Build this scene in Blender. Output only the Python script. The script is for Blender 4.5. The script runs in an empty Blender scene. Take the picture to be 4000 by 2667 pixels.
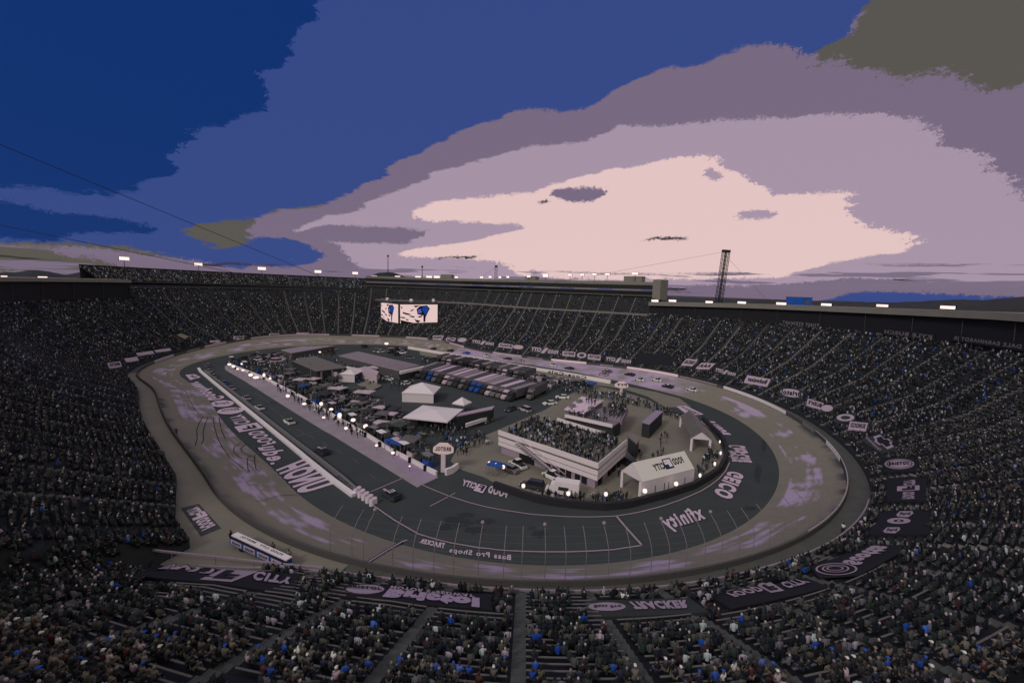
import bpy, bmesh, math, random
import numpy as np
from mathutils import Vector, Matrix
R = math.radians
rng = np.random.default_rng(7); random.seed(7)
SC = bpy.context.scene
COL = SC.collection
# ------------------------------------------------------------ camera
CAMX, CAMY, CAMZ, YAW, PITCH, ROLL, FPX = -82.45649, -155.08889, 39.48314, 0.7006029, 0.12493016, 0.03166699, 1664.469
cpos = np.array([CAMX, CAMY, CAMZ])
fw = np.array([math.sin(YAW)*math.cos(PITCH), math.cos(YAW)*math.cos(PITCH), -math.sin(PITCH)])
_rt = np.array([math.cos(YAW), -math.sin(YAW), 0.0]); _up = np.cross(_rt, fw)
rt = _rt*math.cos(ROLL)+_up*math.sin(ROLL); up = -_rt*math.sin(ROLL)+_up*math.cos(ROLL)
cd = bpy.data.cameras.new('camera'); cam = bpy.data.objects.new('camera', cd); COL.objects.link(cam)
cd.sensor_fit = 'HORIZONTAL'; cd.sensor_width = 36; cd.lens = 36*FPX/4000; cd.clip_start = 0.5; cd.clip_end = 20000
M = Matrix.Identity(4)
for i in range(3):
    M[i][0] = rt[i]; M[i][1] = up[i]; M[i][2] = -fw[i]; M[i][3] = cpos[i]
cam.matrix_world = M
SC.camera = cam
# ------------------------------------------------------------ world
def lin(c):
    return [((x/255)/12.92 if x/255 <= .04045 else ((x/255+.055)/1.055)**2.4) for x in c]
W = bpy.data.worlds.new('World'); SC.world = W; W.use_nodes = True
nt = W.node_tree; nt.nodes.clear(); L_ = nt.links.new
def N_(t, **k):
    n = nt.nodes.new(t)
    for a, b in k.items(): setattr(n, a, b)
    return n
def mth(op, a, b=None, c=None, clamp=False):
    n = N_('ShaderNodeMath', operation=op, use_clamp=clamp)
    for i, v in enumerate((a, b, c)):
        if v is None: continue
        if isinstance(v, (int, float)): n.inputs[i].default_value = v
        else: L_(v, n.inputs[i])
    return n.outputs[0]
SUN_EL, SUN_AZ = R(36), R(262)      # light comes from the left of the camera
sky = N_('ShaderNodeTexSky', sky_type='NISHITA'); sky.sun_disc = False
sky.sun_elevation = SUN_EL; sky.sun_rotation = SUN_AZ
bg_n = N_('ShaderNodeBackground'); L_(sky.outputs[0], bg_n.inputs[0]); bg_n.inputs[1].default_value = 0.0015
tc = N_('ShaderNodeTexCoord'); sep = N_('ShaderNodeSeparateXYZ'); L_(tc.outputs['Generated'], sep.inputs[0])
az = mth('ARCTAN2', sep.outputs[0], sep.outputs[1]); el = mth('ARCSINE', sep.outputs[2])
AZ0, AZS, EL0, ELS = 1.1, 2.2, 0.1, 1.0
def nraw(sx, sz, sc, det, off, rg=.65):
    m2 = N_('ShaderNodeMapping'); m2.inputs['Scale'].default_value = (sx, sx, sz); m2.inputs['Location'].default_value = (off, off, 0); L_(tc.outputs['Generated'], m2.inputs[0])
    n = N_('ShaderNodeTexNoise'); n.inputs['Scale'].default_value = sc; n.inputs['Detail'].default_value = det; n.inputs['Roughness'].default_value = rg; L_(m2.outputs[0], n.inputs['Vector']); return mth('SUBTRACT', n.outputs[0], .5)
streak = nraw(1, 7, 2.6, 4, 3.3, .55); grain = nraw(1, 1.4, 110, 4, 1.7, .85)
azw = mth('MULTIPLY_ADD', streak, .17, az); azw = mth('MULTIPLY_ADD', grain, .06, azw)
uu = mth('DIVIDE', mth('ADD', azw, AZ0-YAW), AZS); vv = mth('DIVIDE', mth('ADD', mth('MULTIPLY_ADD', grain, .024, el), EL0), ELS)
def pdir(x, y):      # photograph pixel (2352 wide) -> azimuth, elevation
    X, Y = x*4000/2352, y*4000/2352
    d = fw*FPX+rt*(X-2000)-up*(Y-1333.6); d /= np.linalg.norm(d)
    return (math.atan2(d[0], d[1])-YAW+AZ0)/AZS, (math.asin(d[2])+EL0)/ELS
def curve(pts):
    n = N_('ShaderNodeFloatCurve'); cm = n.mapping.curves[0]
    P = sorted(pdir(*p) for p in pts)
    q = [P[0]]
    for p in P[1:]:
        if p[0]-q[-1][0] > .004: q.append(p)
    P = [(0.0, q[0][1])]+q+[(1.0, q[-1][1])]
    cm.points[0].location = P[0]; cm.points[1].location = P[-1]
    for p in P[1:-1]: cm.points.new(min(max(p[0], .001), .999), min(max(p[1], 0), 1))
    for p in cm.points: p.handle_type = 'AUTO_CLAMPED'
    n.mapping.update(); L_(uu, n.inputs['Value']); return n.outputs[0]
mp = N_('ShaderNodeMapping'); mp.inputs['Scale'].default_value = (1, 1, 2.6); L_(tc.outputs['Generated'], mp.inputs[0])
_nc = {}
def noise(sc, det, off):
    k = (9.0 if sc < 8 else 16.0, int(off/3.1) % 2)
    if k not in _nc: _nc[k] = noise_(k[0], 7, 5.3*k[1])
    return _nc[k]
def noise_(sc, det, off):
    m2 = N_('ShaderNodeMapping'); m2.inputs['Location'].default_value = (off, off*.7, 0); L_(mp.outputs[0], m2.inputs[0])
    n = N_('ShaderNodeTexNoise'); n.inputs['Scale'].default_value = sc; n.inputs['Detail'].default_value = det; n.inputs['Roughness'].default_value = .74
    L_(m2.outputs[0], n.inputs['Vector']); return mth('SUBTRACT', n.outputs[0], .5)
def rgb(c):
    n = N_('ShaderNodeRGB'); n.outputs[0].default_value = (*lin(c), 1); return n.outputs[0]
DEEP, MID, MAUVE, LILAC, PINK, OLIVE = (13,48,110), (53,72,133), (119,104,126), (165,145,164), (226,195,193), (88,84,78)
cur = rgb(DEEP)
def layer(colr, U, L=None, amp=.03, w=.006, sc=7, k=0):
    global cur
    amp *= 1.5; w *= .8
    if L is not None:
        x0, x1 = min(p[0] for p in U), max(p[0] for p in U); U, L = list(U), list(L)
        if x0 > 5: U.append((x0-22, max(p[1] for p in U+L)+60)); L.append((x0-22, min(p[1] for p in U+L)-60))
        if x1 < 2340: U.append((x1+22, max(p[1] for p in U+L)+60)); L.append((x1+22, min(p[1] for p in U+L)-60))
    a = mth('SUBTRACT', curve(U), vv)
    n1 = noise(sc, 8, 3.1*k+1)
    m = mth('ADD', mth('DIVIDE', mth('MULTIPLY_ADD', n1, amp, a), w), .5, clamp=True)
    if L is not None:
        b = mth('SUBTRACT', vv, curve(L))
        m = mth('MULTIPLY', m, mth('ADD', mth('DIVIDE', mth('MULTIPLY_ADD', noise(sc, 8, 3.1*k+7), amp, b), w), .5, clamp=True))
    mx = N_('ShaderNodeMix', data_type='RGBA'); L_(m, mx.inputs[0]); L_(cur, mx.inputs[6]); L_(rgb(colr), mx.inputs[7]); cur = mx.outputs[2]
layer(MID, [(0,435),(150,448),(300,440),(420,395),(440,310),(520,275),(600,240),(630,160),(680,90),(720,30),(735,-90),(760,-300),(900,-500)], None, .05, .008, 6, 1)
layer(DEEP, [(0,448),(60,470),(200,490),(300,505),(400,530),(415,540),(430,600)], [(0,550),(80,556),(200,545),(300,540),(400,538),(430,520)], .02, .006, 9, 2)
layer(OLIVE, [(0,556),(80,552),(200,560),(330,572),(440,600),(460,640),(480,700),(830,700)], None, .018, .006, 9, 3)
layer(MAUVE, [(110,640),(135,566),(260,575),(400,592),(520,612),(640,630),(700,640)], [(110,560),(140,580),(220,592),(300,616),(420,640),(700,680)], .016, .006, 8, 4)
layer(OLIVE, [(455,700),(470,522),(500,508),(600,500),(680,478),(740,470),(800,520),(860,600)], [(455,500),(470,545),(520,575),(700,605),(840,640),(860,520)], .02, .006, 9, 5)
layer(MAUVE, [(560,640),(590,505),(640,490),(720,470),(800,438),(850,405),(900,370),(1000,325),(1110,282),(1240,250),(1320,252),(1440,200),(1520,163),(1600,150),(1700,112),(1790,112),(1860,130),(1960,40),(2040,-10),(2352,-200)], None, .024, .007, 7, 6)
layer(MID, [(500,620),(520,575),(580,552),(660,548),(712,566),(722,620)], [(500,560),(520,588),(580,606),(650,612),(712,602),(722,560)], .02, .006, 9, 7)
layer(OLIVE, [(1850,170),(1872,118),(1940,66),(2000,8),(2050,-80),(2100,-300),(2600,-500)], [(1850,110),(1880,126),(1960,140),(2060,180),(2160,165),(2260,178),(2352,205)], .06, .008, 8, 8)
layer(MAUVE, [(2352,520),(2200,430),(2130,445),(2075,466)], [(2075,466),(2130,460),(2200,448),(2352,440)], .01, .006, 9, 9)
layer(LILAC, [(670,700),(700,522),(760,498),(900,440),(1020,392),(1120,362),(1200,338),(1350,320),(1410,290),(1560,285),(1700,275),(1800,270),(1950,262),(2050,268),(2090,282),(2180,300),(2220,315),(2205,345),(2260,385),(2352,440),(2500,470)],
      [(670,500),(700,530),(760,548),(800,605),(850,622),(900,640),(1500,660),(1650,655),(1800,652),(2000,655),(2150,648),(2352,640)], .022, .006, 7, 10)
layer(MAUVE, [(690,560),(720,528),(880,522),(960,530),(975,545),(985,640)], [(690,520),(730,552),(880,560),(960,552),(985,500)], .012, .005, 9, 11)
layer(PINK, [(905,560),(920,495),(1000,468),(1060,458),(1250,440),(1330,410),(1400,388),(1470,375),(1560,360),(1640,364),(1692,400),(1640,432),(1760,450),(1915,445),(1945,465),(2000,520),(2080,555),(2110,640)],
      [(905,480),(918,497),(1000,507),(1100,511),(1195,514),(1215,545),(1235,600),(1300,640),(1600,640),(1720,640),(1800,633),(1880,612),(1950,596),(2080,566),(2110,500)], .018, .005, 8, 12)
layer(PINK, [(905,620),(920,580),(1000,566),(1120,542),(1250,520)], [(905,560),(920,588),(1000,592),(1100,597),(1180,606),(1250,640)], .008, .004, 9, 20)
layer(MAUVE, [(1270,470),(1290,440),(1345,430),(1392,445),(1400,470)], [(1270,430),(1300,458),(1350,464),(1392,446),(1400,425)], .008, .005, 9, 14)
layer(LILAC, [(1675,520),(1690,490),(1740,483),(1785,490),(1795,520)], [(1675,470),(1700,503),(1760,502),(1785,490),(1795,470)], .006, .005, 9, 15)
layer(LILAC, [(1595,440),(1612,395),(1630,386),(1646,400),(1655,440)], [(1595,380),(1610,410),(1635,414),(1646,402),(1655,380)], .006, .005, 9, 16)
layer(MAUVE, [(1480,690),(1560,655),(1700,652),(1900,640),(2050,630),(2352,612),(2500,600)], None, .014, .005, 6, 17)
layer(LILAC, [(1480,662),(1560,648),(1700,640),(1850,640),(1950,632),(2352,610)], [(1480,640),(1560,652),(1700,656),(1850,648),(2000,640),(2352,655)], .01, .004, 8, 18)
layer(MID, [(1780,720),(1860,695),(1960,676),(2050,670),(2200,676),(2352,684)], [(1780,680),(1900,720),(2352,720)], .012, .004, 6, 19)
# thin dark bars of cloud low in the west
def bars(colr, U, Lw, thr, sc, k):
    global cur
    a = mth('ADD', mth('DIVIDE', mth('SUBTRACT', curve(U), vv), .01), .5, clamp=True)
    b = mth('ADD', mth('DIVIDE', mth('SUBTRACT', vv, curve(Lw)), .01), .5, clamp=True)
    m2 = N_('ShaderNodeMapping'); m2.inputs['Scale'].default_value = (4, 4, 75); m2.inputs['Location'].default_value = (k, 0, 0); L_(tc.outputs['Generated'], m2.inputs[0])
    n = N_('ShaderNodeTexNoise'); n.inputs['Scale'].default_value = sc; n.inputs['Detail'].default_value = 4; L_(m2.outputs[0], n.inputs['Vector'])
    m = mth('MULTIPLY', mth('MULTIPLY', a, b), mth('MULTIPLY', mth('SUBTRACT', n.outputs[0], thr), 40, clamp=True))
    mx = N_('ShaderNodeMix', data_type='RGBA'); L_(m, mx.inputs[0]); L_(cur, mx.inputs[6]); L_(rgb(colr), mx.inputs[7]); cur = mx.outputs[2]
layer((52,46,54), [(1470,560),(1480,549),(1530,545),(1585,547),(1590,560)], [(1470,540),(1480,552),(1530,551),(1585,549),(1590,540)], .006, .004, 9, 21)
layer((52,46,54), [(1236,480),(1244,466),(1262,460),(1280,470)], [(1236,450),(1244,473),(1262,467),(1280,460)], .006, .004, 9, 22)
layer((52,46,54), [(1005,602),(1015,591),(1060,590),(1118,589),(1122,600)], [(1005,580),(1015,594),(1060,593),(1118,592),(1122,580)], .006, .004, 9, 23)
bars((50,44,52), [(1495,640),(1600,632),(1800,622),(2352,608)], [(1495,668),(1700,662),(2352,652)], .60, 1.3, 2)
bars((120,106,128), [(1495,630),(1700,622),(2352,600)], [(1495,676),(1800,672),(2352,662)], .53, 1.1, 9)
# unseen sky behind and overhead: grey overcast added to brighten and neutralise ambient light
ab = mth('ABSOLUTE', mth('WRAP', mth('SUBTRACT', az, YAW), math.pi, -math.pi))
mb_ = mth('MAXIMUM', mth('MULTIPLY', mth('SUBTRACT', ab, 1.05), 4, clamp=True), mth('MULTIPLY', mth('SUBTRACT', el, .98), 4, clamp=True))
mx = N_('ShaderNodeMix', data_type='RGBA'); L_(mb_, mx.inputs[0]); L_(cur, mx.inputs[6]); L_(rgb((176,168,158)), mx.inputs[7]); cur = mx.outputs[2]
bg_c = N_('ShaderNodeBackground'); L_(cur, bg_c.inputs[0]); bg_c.inputs[1].default_value = 1.0
ads = N_('ShaderNodeAddShader'); L_(bg_c.outputs[0], ads.inputs[0]); L_(bg_n.outputs[0], ads.inputs[1])
ow = N_('ShaderNodeOutputWorld'); L_(ads.outputs[0], ow.inputs[0])
# ------------------------------------------------------------ sun (weak, behind cloud, low on the left)
sl = bpy.data.lights.new('sun', 'SUN'); sl.energy = 0.9; sl.angle = R(12); sl.color = (1, .93, .86)
so = bpy.data.objects.new('sun', sl); COL.objects.link(so)
sd = Vector((math.sin(SUN_AZ)*math.cos(SUN_EL), math.cos(SUN_AZ)*math.cos(SUN_EL), math.sin(SUN_EL)))
so.rotation_euler = (-sd).to_track_quat('-Z', 'Y').to_euler(); so.location = (0, 0, 120)
SC.view_settings.view_transform = 'Standard'; SC.view_settings.look = 'None'; SC.view_settings.exposure = 0; SC.view_settings.gamma = 1
# ------------------------------------------------------------ materials
MATS = {}
def mat(name, col, rough=.8, metal=0, emit=None, es=1, nz=.25, sc=3.0, spec=.3, lin_=False):
    if name in MATS: return MATS[name]
    m = bpy.data.materials.new(name); m.use_nodes = True; t = m.node_tree; b = t.nodes['Principled BSDF']
    c = col if lin_ else lin(col)
    b.inputs['Roughness'].default_value = rough; b.inputs['Metallic'].default_value = metal; b.inputs['Specular IOR Level'].default_value = spec
    if nz:
        tcn = t.nodes.new('ShaderNodeTexCoord'); n = t.nodes.new('ShaderNodeTexNoise'); n.inputs['Scale'].default_value = sc; n.inputs['Detail'].default_value = 6
        t.links.new(tcn.outputs['Object'], n.inputs['Vector'])
        r_ = t.nodes.new('ShaderNodeMapRange'); r_.inputs[3].default_value = 1-nz; r_.inputs[4].default_value = 1+nz; t.links.new(n.outputs[0], r_.inputs[0])
        v = t.nodes.new('ShaderNodeVectorMath'); v.operation = 'SCALE'; v.inputs[0].default_value = c; t.links.new(r_.outputs[0], v.inputs['Scale'])
        t.links.new(v.outputs[0], b.inputs['Base Color'])
    else: b.inputs['Base Color'].default_value = (*c, 1)
    if emit is not None:
        b.inputs['Emission Color'].default_value = (*lin(emit), 1); b.inputs['Emission Strength'].default_value = es
    MATS[name] = m; return m
# ------------------------------------------------------------ object helpers
def tag(o, label=None, cat=None, group=None, kind=None):
    if label: o['label'] = label
    if cat: o['category'] = cat
    if group: o['group'] = group
    if kind: o['kind'] = kind
    return o
def thing(name, label, cat, loc=(0,0,0), rz=0, group=None, sc=1):
    o = bpy.data.objects.new(name, None); COL.objects.link(o); o.location = loc; o.rotation_euler = (0,0,rz); o.scale = (sc,)*3
    o.empty_display_size = .1
    return tag(o, label, cat, group)
class MB:
    def __init__(s): s.v = []; s.f = []
    def add(s, v, f):
        n = len(s.v); s.v += [tuple(p) for p in v]; s.f += [tuple(i+n for i in q) for q in f]; return s
    def box(s, x0, x1, y0, y1, z0, z1, M=None):
        v = [(x0,y0,z0),(x1,y0,z0),(x1,y1,z0),(x0,y1,z0),(x0,y0,z1),(x1,y0,z1),(x1,y1,z1),(x0,y1,z1)]
        if M is not None: v = [tuple(M @ Vector(p)) for p in v]
        return s.add(v, [(3,2,1,0),(4,5,6,7),(0,1,5,4),(1,2,6,5),(2,3,7,6),(3,0,4,7)])
    def bar(s, a, b, w, h=None):
        a, b = Vector(a), Vector(b); h = h or w; d = (b-a); L = d.length; d.normalize()
        u_ = Vector((0,0,1)) if abs(d.z) < .95 else Vector((1,0,0)); x = d.cross(u_).normalized(); y = x.cross(d)
        v = [p+x*i*w/2+y*j*h/2 for p in (a, b) for i, j in ((-1,-1),(1,-1),(1,1),(-1,1))]
        return s.add(v, [(0,1,2,3),(7,6,5,4),(0,4,5,1),(1,5,6,2),(2,6,7,3),(3,7,4,0)])
    def tube(s, a, b, r0, r1=None, n=8):
        r1 = r0 if r1 is None else r1; a, b = Vector(a), Vector(b); d = (b-a).normalized()
        u_ = Vector((0,0,1)) if abs(d.z) < .95 else Vector((1,0,0)); x = d.cross(u_).normalized(); y = x.cross(d)
        v = [p+(x*math.cos(2*math.pi*i/n)+y*math.sin(2*math.pi*i/n))*r for p, r in ((a,r0),(b,r1)) for i in range(n)]
        return s.add(v, [(i,(i+1)%n,n+(i+1)%n,n+i) for i in range(n)]+[tuple(range(n))[::-1], tuple(range(n,2*n))])
    def ball(s, c, r, sx=1, sy=1, sz=1, n=8, m=6):
        v = [(c[0]+r*sx*math.sin(math.pi*j/m)*math.cos(2*math.pi*i/n), c[1]+r*sy*math.sin(math.pi*j/m)*math.sin(2*math.pi*i/n), c[2]+r*sz*math.cos(math.pi*j/m)) for j in range(1,m) for i in range(n)]
        f = [(j*n+i, j*n+(i+1)%n, (j+1)*n+(i+1)%n, (j+1)*n+i) for j in range(m-2) for i in range(n)]
        k = len(v); v += [(c[0],c[1],c[2]+r*sz),(c[0],c[1],c[2]-r*sz)]
        f += [(k,(i+1)%n,i) for i in range(n)]+[(k+1,(m-2)*n+i,(m-2)*n+(i+1)%n) for i in range(n)]
        return s.add(v, f)
    def loft(s, secs, cap=True):      # list of rings
        n = len(secs[0]); v = [p for q in secs for p in q]
        f = [(j*n+i, j*n+(i+1)%n, (j+1)*n+(i+1)%n, (j+1)*n+i) for j in range(len(secs)-1) for i in range(n)]
        if cap: f += [tuple(range(n))[::-1], tuple((len(secs)-1)*n+i for i in range(n))]
        return s.add(v, f)
    def prism(s, poly, z0, z1):
        n = len(poly); v = [(p[0],p[1],z0) for p in poly]+[(p[0],p[1],z1) for p in poly]
        return s.add(v, [tuple(range(n))[::-1], tuple(range(n,2*n))]+[(i,(i+1)%n,n+(i+1)%n,n+i) for i in range(n)])
    def build(s, name, m, parent=None, smooth=False):
        me = bpy.data.meshes.new(name); me.from_pydata(s.v, [], s.f)
        if m is not None: me.materials.append(m)
        if smooth: me.polygons.foreach_set('use_smooth', [True]*len(me.polygons))
        o = bpy.data.objects.new(name, me); COL.objects.link(o)
        if parent is not None: o.parent = parent
        return o
def copy_tree(o, parent=None):
    c = o.copy(); COL.objects.link(c); c.parent = parent
    for ch in list(o.children): copy_tree(ch, c)
    return c
def npmesh(name, v, f, m, parent=None, cols=None):
    v = np.asarray(v, dtype=np.float32); f = np.asarray(f, dtype=np.int32)
    me = bpy.data.meshes.new(name); me.vertices.add(len(v)); me.vertices.foreach_set('co', v.ravel())
    k = f.shape[1]; me.loops.add(f.size); me.loops.foreach_set('vertex_index', f.ravel())
    me.polygons.add(len(f)); me.polygons.foreach_set('loop_start', np.arange(0, f.size, k, dtype=np.int32)); me.polygons.foreach_set('loop_total', np.full(len(f), k, dtype=np.int32))
    if cols is not None:
        at = me.color_attributes.new('col', 'FLOAT_COLOR', 'POINT'); at.data.foreach_set('color', np.c_[cols, np.ones(len(cols))].astype(np.float32).ravel())
    me.materials.append(m); me.update(calc_edges=True)
    o = bpy.data.objects.new(name, me); COL.objects.link(o)
    if parent is not None: o.parent = parent
    return o
# ------------------------------------------------------------ the oval (curve fitted to the place)
Lc, RF, RN = 124.96829, 75.26911, 66.0
ci = [-5.144,-8.102,-5.904,-5.438,-5.608,-2.729,-2.105,-1.976,0.281,-0.807,0.317,-0.313,-0.265,-0.674,0.277,-0.203,-0.307]
cw = [12.313,0.14,0.252,0.18,-0.457,-0.395,0.269,-0.324,0.293]
cz = [3.32,-0.485,-0.271,-0.41,1.045,-0.598,0.007,-0.026,-0.13,0.44,0.784]
NS = 1440
def stad(L, Rn, Rs, n=400):
    th = math.asin((Rs-Rn)/L); a = np.linspace(th, np.pi-th, n); b = np.linspace(np.pi-th, 2*np.pi+th, n)
    A = np.stack([Rn*np.cos(a), L/2+Rn*np.sin(a)], 1); B = np.stack([Rs*np.cos(b), -L/2+Rs*np.sin(b)], 1); s_ = np.linspace(0,1,n)[:,None]
    return np.concatenate([A, A[-1]*(1-s_)+B[0]*s_, B, B[-1]*(1-s_)+A[0]*s_])
_b = stad(Lc, RF, RN); _cl = np.r_[_b, _b[:1]]; _sg = np.r_[0, np.cumsum(np.hypot(*np.diff(_cl, axis=0).T))][:-1]; _tot = _sg[-1]+np.hypot(*(_b[0]-_b[-1]))
S_ = np.linspace(0, _sg[-1], NS, endpoint=False)
Bs = np.c_[np.interp(S_, np.r_[_sg], _b[:,0]), np.interp(S_, _sg, _b[:,1])]
def nrm(C, w=4):
    T = np.roll(C,-w,0)-np.roll(C,w,0); T /= np.hypot(*T.T)[:,None]; n = np.c_[T[:,1],-T[:,0]]
    return -n if (n*Bs).sum() < 0 else n
tt = S_/_sg[-1]*2*np.pi
def four(t, c):
    o = np.full(len(t), c[0], float)
    for k in range(1, (len(c)-1)//2+1): o += c[2*k-1]*np.cos(k*t)+c[2*k]*np.sin(k*t)
    return o
Ci = Bs+nrm(Bs)*four(tt, ci)[:,None]; Ni = nrm(Ci); wd = four(tt, cw); zw = np.maximum(four(tt, cz), .8)
for _ in range(3): Ni = (np.roll(Ni,-6,0)+np.roll(Ni,6,0)+Ni); Ni /= np.hypot(*Ni.T)[:,None]
def proj(P):
    P = np.atleast_2d(P); d = P-cpos; w = d@fw; return np.c_[2000+FPX*(d@rt)/w, 1333.6-FPX*(d@up)/w, w]
def G(px, py, z=0.0):
    d = fw*FPX+rt*(px-2000)-up*(py-1333.6); t = (z-cpos[2])/d[2]; p = cpos+d*t; return p
def si(a, s=None):
    s = np.arange(NS) if s is None else np.asarray(s, float); i = np.floor(s).astype(int); fr = s-i; i0 = i % NS; i1 = (i+1) % NS
    return a[i0]*(1-fr if a.ndim == 1 else (1-fr)[:,None])+a[i1]*(fr if a.ndim == 1 else fr[:,None])
# front of the stands (offset from the track wall)
_k = [0,300,470,497,640,715,760,780,792,799,806,808,813,818,834,845,860,880,905,929,953,981,1050,1200,1440]
_d = [3,3,2.8,3,4.4,4.2,4.2,5.6,7,7.3,7.7,12.8,12.4,9.8,5.2,3.6,2.6,2.7,3.1,3.3,3.6,3.6,3.4,3,3]
d0 = np.interp(np.arange(NS), _k, _d); zc = zw+.3
near = np.clip(1-np.abs(np.arange(NS)-880)/110, 0, 1); near = near*near*(3-2*near)
def prof(i, d):     # height of the seating plane at sample i, offset d
    sl = .50-.15*near[i]; D1 = 24+3*near[i]
    z1 = zc[i]+.9+sl*(D1-d0[i]); z39 = 27.5
    lo = zc[i]+.9+sl*(d-d0[i]); hi = z1+(z39-z1)/(39-D1)*(d-D1); hi = np.where(d > 39, z39+1.35*(d-39), hi)
    return np.where(d < D1, lo, hi)
def height(i, e):
    d = e-wd[i]
    h = np.where(e <= 0, 0, np.where(d <= 0, zw[i]*np.clip(e/wd[i], 0, 1), zc[i]))
    return np.where(d >= d0[i], prof(i, np.minimum(d, 46)), h)
GX0, GY0, GXN, GYN = -200.0, -250.0, 401, 481
_gx, _gy = np.meshgrid(GX0+np.arange(GXN), GY0+np.arange(GYN), indexing='ij'); _gp = np.c_[_gx.ravel(), _gy.ravel()]
gI = np.empty(len(_gp), int); gE = np.empty(len(_gp))
for a in range(0, len(_gp), 4000):
    q = _gp[a:a+4000]; D = ((q[:,None]-Ci[None,::2])**2).sum(2); k = D.argmin(1)*2
    gI[a:a+4000] = k; gE[a:a+4000] = ((q-Ci[k])*Ni[k]).sum(1)
gH = height(gI, gE).reshape(GXN, GYN); gE = gE.reshape(GXN, GYN)
def H(x, y):
    fx = np.clip(x-GX0, 0, GXN-1.001); fy = np.clip(y-GY0, 0, GYN-1.001); i = fx.astype(int); j = fy.astype(int); a = fx-i; b = fy-j
    return gH[i,j]*(1-a)*(1-b)+gH[i+1,j]*a*(1-b)+gH[i,j+1]*(1-a)*b+gH[i+1,j+1]*a*b
_ts = np.arange(12, 420, .4)
def hit(px, py, lift=0.0):
    d = fw*FPX+rt*(px-2000)-up*(py-1333.6); d = d/np.linalg.norm(d)
    P = cpos+d*_ts[:,None]; f = P[:,2]-H(P[:,0], P[:,1])-lift; k = np.argmax(f < 0)
    if f[k] >= 0 or k == 0: return cpos+d*((0-cpos[2])/d[2])
    t = _ts[k-1]+.4*f[k-1]/(f[k-1]-f[k]); return cpos+d*t
def PP(s, d, z=None, lift=0):       # point at sample s, offset d from the track wall
    s = np.atleast_1d(np.asarray(s, float)); d = np.broadcast_to(np.asarray(d, float), s.shape)
    xy = si(Ci, s)+si(Ni, s)*(si(wd, s)+d)[:,None]
    if z is None: i = np.round(s).astype(int) % NS; z = height(i, d+wd[i])+lift
    return np.c_[xy, np.broadcast_to(z, s.shape)]
def sod(p):                          # world xy -> sample, offset from wall
    k = int(((Ci-np.asarray(p)[:2])**2).sum(1).argmin()); return k, float((np.asarray(p)[:2]-Ci[k])@Ni[k]-wd[k])
KA = 2.3
def pc(c): return [min(.85, x*KA) for x in lin(c)]
def pm(name, c, **k): return mat(name, pc(c), lin_=True, **k)
BLACK = pm('black_paint', (20,20,26), nz=.2); DARK = pm('dark_metal', (34,36,40)); ASPH = pm('asphalt', (44,48,50), nz=.22, sc=.15)
CONC = pm('concrete', (93,89,83), nz=.18, sc=.2); WHITE = mat('white_paint', [.92,.84,.92], lin_=True, nz=.08); OFFW = pm('off_white', (140,126,138), nz=.15)
PAD = pm('mauve_concrete', (114,101,122), nz=.12, sc=.3); STEEL = pm('steel', (100,98,100), metal=.3, rough=.5); SEAT = pm('seat', (28,30,34), nz=.35, sc=.8)
STAIR = pm('stair_concrete', (56,57,58), nz=.3); STAIR2 = pm('stair_pale', (88,85,86), nz=.3); GLASS = mat('dark_glass', (10,11,15), rough=.12, nz=0, spec=.6); FASC = pm('fascia', (92,90,87), nz=.15, sc=.3)
LAMP = mat('lamp_glow', (225,195,193), emit=(236,214,206), es=1.25, nz=0); PANEL_GLOW = mat('white_panel_glow', (120,110,112), emit=(225,195,193), es=.55, nz=0)  # second material: glow added to plain white wall panels to look brightly lit
BLUE = pm('blue_paint', (26,56,118)); TARP = pm('black_tarp', (19,19,25), nz=.25, sc=.5); LETT = pm('letter_paint', (150,134,150), nz=.1); LETD = pm('banner_letter', (122,108,124), nz=.15)
GREENG = pm('walk_concrete', (48,52,52), nz=.25, sc=.4); HILL = pm('hill_forest', (33,33,36), nz=.3, sc=.02); WHT2 = mat('canvas_white', [.88,.79,.88], lin_=True, nz=.06)
def vcmat(name, rough=.85, nz=.0, sc=1.0):
    m = bpy.data.materials.new(name); m.use_nodes = True; t = m.node_tree; b = t.nodes['Principled BSDF']; b.inputs['Roughness'].default_value = rough; b.inputs['Specular IOR Level'].default_value = .2
    a = t.nodes.new('ShaderNodeVertexColor'); a.layer_name = 'col'
    if nz:
        tcn = t.nodes.new('ShaderNodeTexCoord'); n = t.nodes.new('ShaderNodeTexNoise'); n.inputs['Scale'].default_value = sc; n.inputs['Detail'].default_value = 8; t.links.new(tcn.outputs['Object'], n.inputs['Vector'])
        r_ = t.nodes.new('ShaderNodeMapRange'); r_.inputs[3].default_value = 1-nz; r_.inputs[4].default_value = 1+nz; t.links.new(n.outputs[0], r_.inputs[0])
        v = t.nodes.new('ShaderNodeVectorMath'); v.operation = 'SCALE'; t.links.new(a.outputs[0], v.inputs[0]); t.links.new(r_.outputs[0], v.inputs['Scale']); t.links.new(v.outputs[0], b.inputs['Base Color'])
    else: t.links.new(a.outputs[0], b.inputs['Base Color'])
    return m
def struct(o): o['kind'] = 'structure'; return o
def vnoise(x, y, seed=0, octs=4):
    out = np.zeros_like(x, float); amp = .5; g_ = np.random.default_rng(seed).random((256,256))
    for _ in range(octs):
        i = np.floor(x).astype(int); j = np.floor(y).astype(int); a = x-i; b = y-j; a = a*a*(3-2*a); b = b*b*(3-2*b)
        out += amp*(g_[i%256,j%256]*(1-a)*(1-b)+g_[(i+1)%256,j%256]*a*(1-b)+g_[i%256,(j+1)%256]*(1-a)*b+g_[(i+1)%256,(j+1)%256]*a*b)
        x = x*2.03+11; y = y*2.03+5; amp *= .5
    return out
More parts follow.
